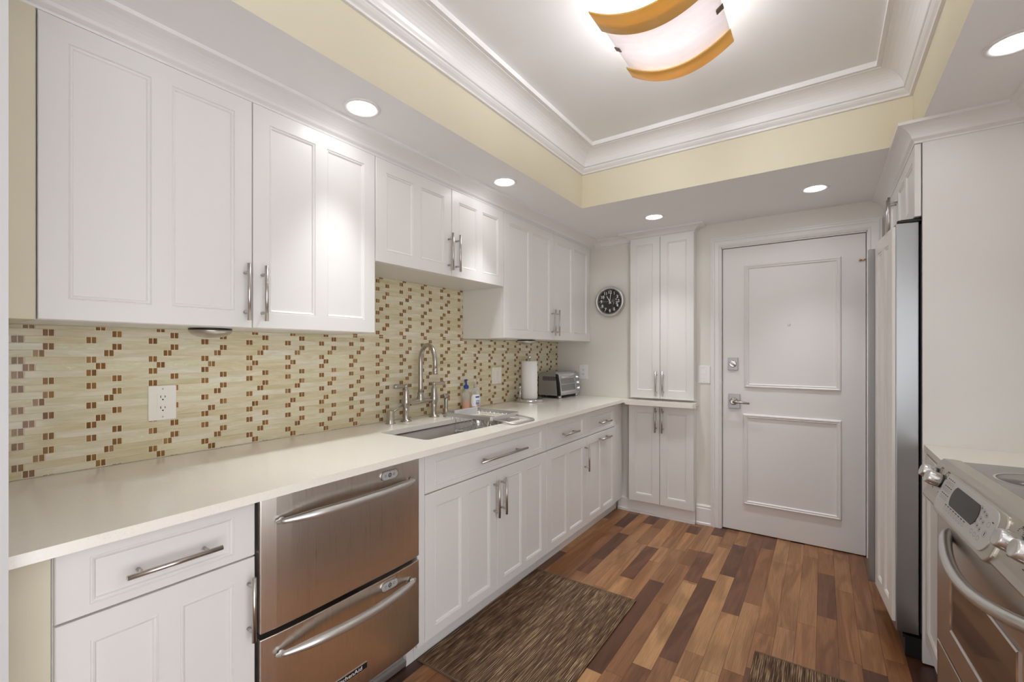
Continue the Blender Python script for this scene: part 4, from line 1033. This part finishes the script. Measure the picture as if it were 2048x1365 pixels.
def kitchen_range():
    t = thing('range', (0.3287, 2.12, 0), 'stainless slide in electric range with slanted control panel and curved oven handle', 'range', rz=math.radians(3.4), local=True)
    Y1, Y0 = 0.012, -0.785      # far / near side
    MB().box(0.045, 0.63, Y0, Y1, 0.02, 0.905).build('body', M_RANGE, t)
    for y in (Y0+0.04, Y1-0.04):
        for x in (0.10, 0.58): MB().lathe((x, y, 0), [(0.015, 0), (0.015, 0.021)], 'Z', 12).build('foot', M_BLACK, t)
    # cooktop
    c = MB().box(0.058, 0.63, Y0+0.004, Y1-0.006, 0.9055, 0.9135).build('cooktop', M_COOK, t, 0.002)
    def ring(x, y, r0, r1, mi, z): 
        m = MB(); n = 56; vs = []
        for k in range(n):
            a = 2*PI*k/n; vs += [(x+r0*math.cos(a), y+r0*math.sin(a), z), (x+r1*math.cos(a), y+r1*math.sin(a), z)]
        m.add(vs, [(2*k, 2*k+1, (2*k+3) % (2*n), (2*k+2) % (2*n)) for k in range(n)], 0); return m
    for (x, y, r) in ((0.195, -0.215, 0.112), (0.185, -0.570, 0.10), (0.46, -0.20, 0.085), (0.46, -0.565, 0.115)):
        m = MB(); m.lathe((x, y, 0.91352), [(r, 0), (r, 0.0002), (0.0002, 0.0002)], 'Z', 48, 0)
        bn = m.build('burner', M_BURN, c)
        m = ring(x, y, r, r+0.006, 0, 0.9140); q = ring(x, y, r*0.42, r*0.42+0.004, 0, 0.9140)
        m.add(q.v, q.f, 0); m.build('ring_mark', M_RING, bn)
    # slanted control panel
    prof = [(0.066, 0.9145), (0.020, 0.9165), (0.006, 0.905), (-0.030, 0.806), (-0.038, 0.790), (-0.034, 0.778), (-0.010, 0.774), (0.066, 0.774)]
    pn = MB().prism(prof, lambda a, b, d: (a, d, b), Y0-0.012, 0.030, 0).build('control_panel', M_RANGE, t, 0.006, seg=3)
    top = Vector((0.006, 0, 0.905)); bot = Vector((-0.030, 0, 0.806)); sl = (top-bot); L = sl.length; sd = sl.normalized(); nd = Vector((-sd.z, 0, sd.x))
    PT = lambda a, b, d, _o=[0.0]: tuple(bot+sd*b+nd*d+Vector((0, -a, 0)))
    PK = lambda a, b, d: PT(a+0.014, b-0.003, d)    # a = distance from the far side along the panel, b up the slope
    # raised bulge and keypad
    def bul(w, b0, b1, r, c, n=8): return rrect(w, b1-b0, r, n, c, (b0+b1)/2)
    MB().prism(bul(0.470, -0.030, 0.100, 0.035, 0.362), PT, -0.012, 0.007, 0).build('keypad_bulge', M_RANGE, pn, 0.005, seg=3)
    kp = MB().prism(bul(0.430, -0.018, 0.094, 0.040, 0.350), PT, 0.004, 0.0095, 0).build('keypad', M_KEYPAD, pn, 0.0012)
    mb = MB().prism([(0.245, 0.022)]+arc((0.262, 0.052), 0.034, 240, 120, 6)+[(0.395, 0.0815)]+arc((0.408, 0.052), 0.034, 60, -60, 6), PK, 0.009, 0.0108, 0)
    mb.build('display', M_BLACK, kp)
    mb = MB(); ins = MB()
    def mk(a, b, w, h): mb.prism(rrect(w, h, min(w, h)*0.2, 1, a, b), PK, 0.0094, 0.0099)
    def oring(a, b, r):
        o = [(a+r*math.cos(2*PI*k/14), b+r*0.8*math.sin(2*PI*k/14)) for k in range(14)]; i2 = [(a+(r-0.0008)*math.cos(2*PI*k/14), b+(r-0.0008)*0.8*math.sin(2*PI*k/14)) for k in range(14)]
        vs = [PK(x, y, 0.0099) for x, y in o]+[PK(x, y, 0.0099) for x, y in i2]
        mb.add(vs, [(k, (k+1) % 14, 14+(k+1) % 14, 14+k) for k in range(14)], 0)
    for r in range(3):
        for k in range(3): oring(0.440+0.020*k, 0.078-0.020*r-0.004*k, 0.0075); mk(0.440+0.020*k, 0.078-0.020*r-0.004*k, 0.004, 0.004)
    for k in range(3): oring(0.445+0.024*k, 0.012-0.001*k, 0.0075)
    oring(0.512, 0.055, 0.009); oring(0.514, 0.030, 0.011); mk(0.514, 0.030, 0.003, 0.010)
    for r in range(3):
        for k in range(4): oring(0.152+0.017*k, 0.076-0.024*r, 0.0062); mk(0.152+0.017*k, 0.087-0.024*r, 0.011, 0.0025)
    for k in range(8): oring(0.222+0.023*k, 0.007, 0.0068); mk(0.222+0.023*k, 0.0165, 0.013, 0.0028)
    mk(0.133, 0.080, 0.006, 0.003); mk(0.526, 0.066, 0.010, 0.003)
    mb.build('key_marks', M_INK, kp)
    # knobs
    for (a, b) in ((0.004, 0.062), (0.080, 0.056), (0.662, 0.056), (0.744, 0.062)):
        o = Vector(PT(a, b, 0)); axs = (Vector((0, 1, 0)), sd, nd)
        k = MB(); k.lathe(o, [(0.0225, -0.002), (0.0225, 0.006)], axs, 28, 1)
        k.lathe(o, [(0.0235, 0.005), (0.0240, 0.012), (0.0215, 0.036), (0.0195, 0.040), (0.0165, 0.0395), (0.0002, 0.0385)], axs, 28, 0)
        kk = k.build('knob', [M_SILVER, M_BLACK], pn)
        g = MB()
        for q in range(8):
            an = 2*PI*q/8; p = o+(axs[0]*math.cos(an)+sd*math.sin(an))*0.0228
            g.tube([p+nd*0.014, p+nd*0.030-(axs[0]*math.cos(an)+sd*math.sin(an))*0.0012], 0.0016, 6)
        g.build('grip', M_PULL, kk)
    for (a, b) in ((0.036, 0.082), (0.104, 0.082), (0.642, 0.082), (0.722, 0.082)):
        mb = MB()
        for q in range(9):
            an = math.radians(-60+30*q); mb.prism(rrect(0.0022, 0.0022, 0.0004, 1, a+0.013*math.cos(an), b+0.010*math.sin(an)), PT, 0.0, 0.0006)
        mb.prism(rrect(0.012, 0.0035, 0.001, 1, a+0.002, b+0.0135), PT, 0, 0.0006, 0)
        mb.prism([(a+0.014+0.0026*math.cos(2*PI*k/10), b+0.0135+0.0026*math.sin(2*PI*k/10)) for k in range(10)], PT, 0, 0.0008, 1)
        mb.prism(rrect(0.012, 0.0025, 0.001, 1, a, b-0.060), PT, 0, 0.0006, 0)
        mb.build('dial_print', [M_INK, M_RED], pn)
    # oven door
    MB().box(0.0445, 0.05, Y0+0.004, Y1-0.003, 0.06, 0.772).build('door_gap', M_BLACK, t)
    dr = MB().box(0.0, 0.044, Y0+0.003, Y1-0.004, 0.296, 0.764).build('oven_door', M_RANGE, t, 0.003)
    MB().sweep([(0, 0), (0, 0.004), (0.006, 0.006), (0.012, 0.003), (0.012, 0)], [(-0.636, 0.392), (-0.140, 0.392), (-0.140, 0.612), (-0.636, 0.612)], lambda a, b, h: (-h, a, b), True, 0, 1).build('window_frame', M_CHROME, dr)
    MB().box(-0.002, 0.001, -0.624, -0.152, 0.404, 0.600).build('window', M_GLASSDK, dr)
    ya, yb = -0.112, -0.716
    pts = []; rs = []
    for k in range(49):
        q = 0.5-0.5*math.cos(PI*k/48); y = ya+(yb-ya)*q; sq = max(math.sin(PI*q), 0)
        pts.append((0.008-0.056*sq**0.55, y, 0.702-0.040*sq)); rs.append(0.0165)
    MB().tube(pts, rs, 18).build('handle', M_SILVER, dr)
    # drawer
    MB().box(0.0, 0.044, Y0+0.003, Y1-0.004, 0.075, 0.288).build('drawer', M_RANGE, t, 0.003)
    MB().box(0.05, 0.07, Y0+0.01, Y1-0.01, 0.022, 0.070).build('kick_plate', M_BLACK, t)
    MB().box(-0.001, 0.004, Y1-0.0035, Y1-0.0005, 0.075, 0.772).build('edge_strip', M_CHROME, t)
kitchen_range()
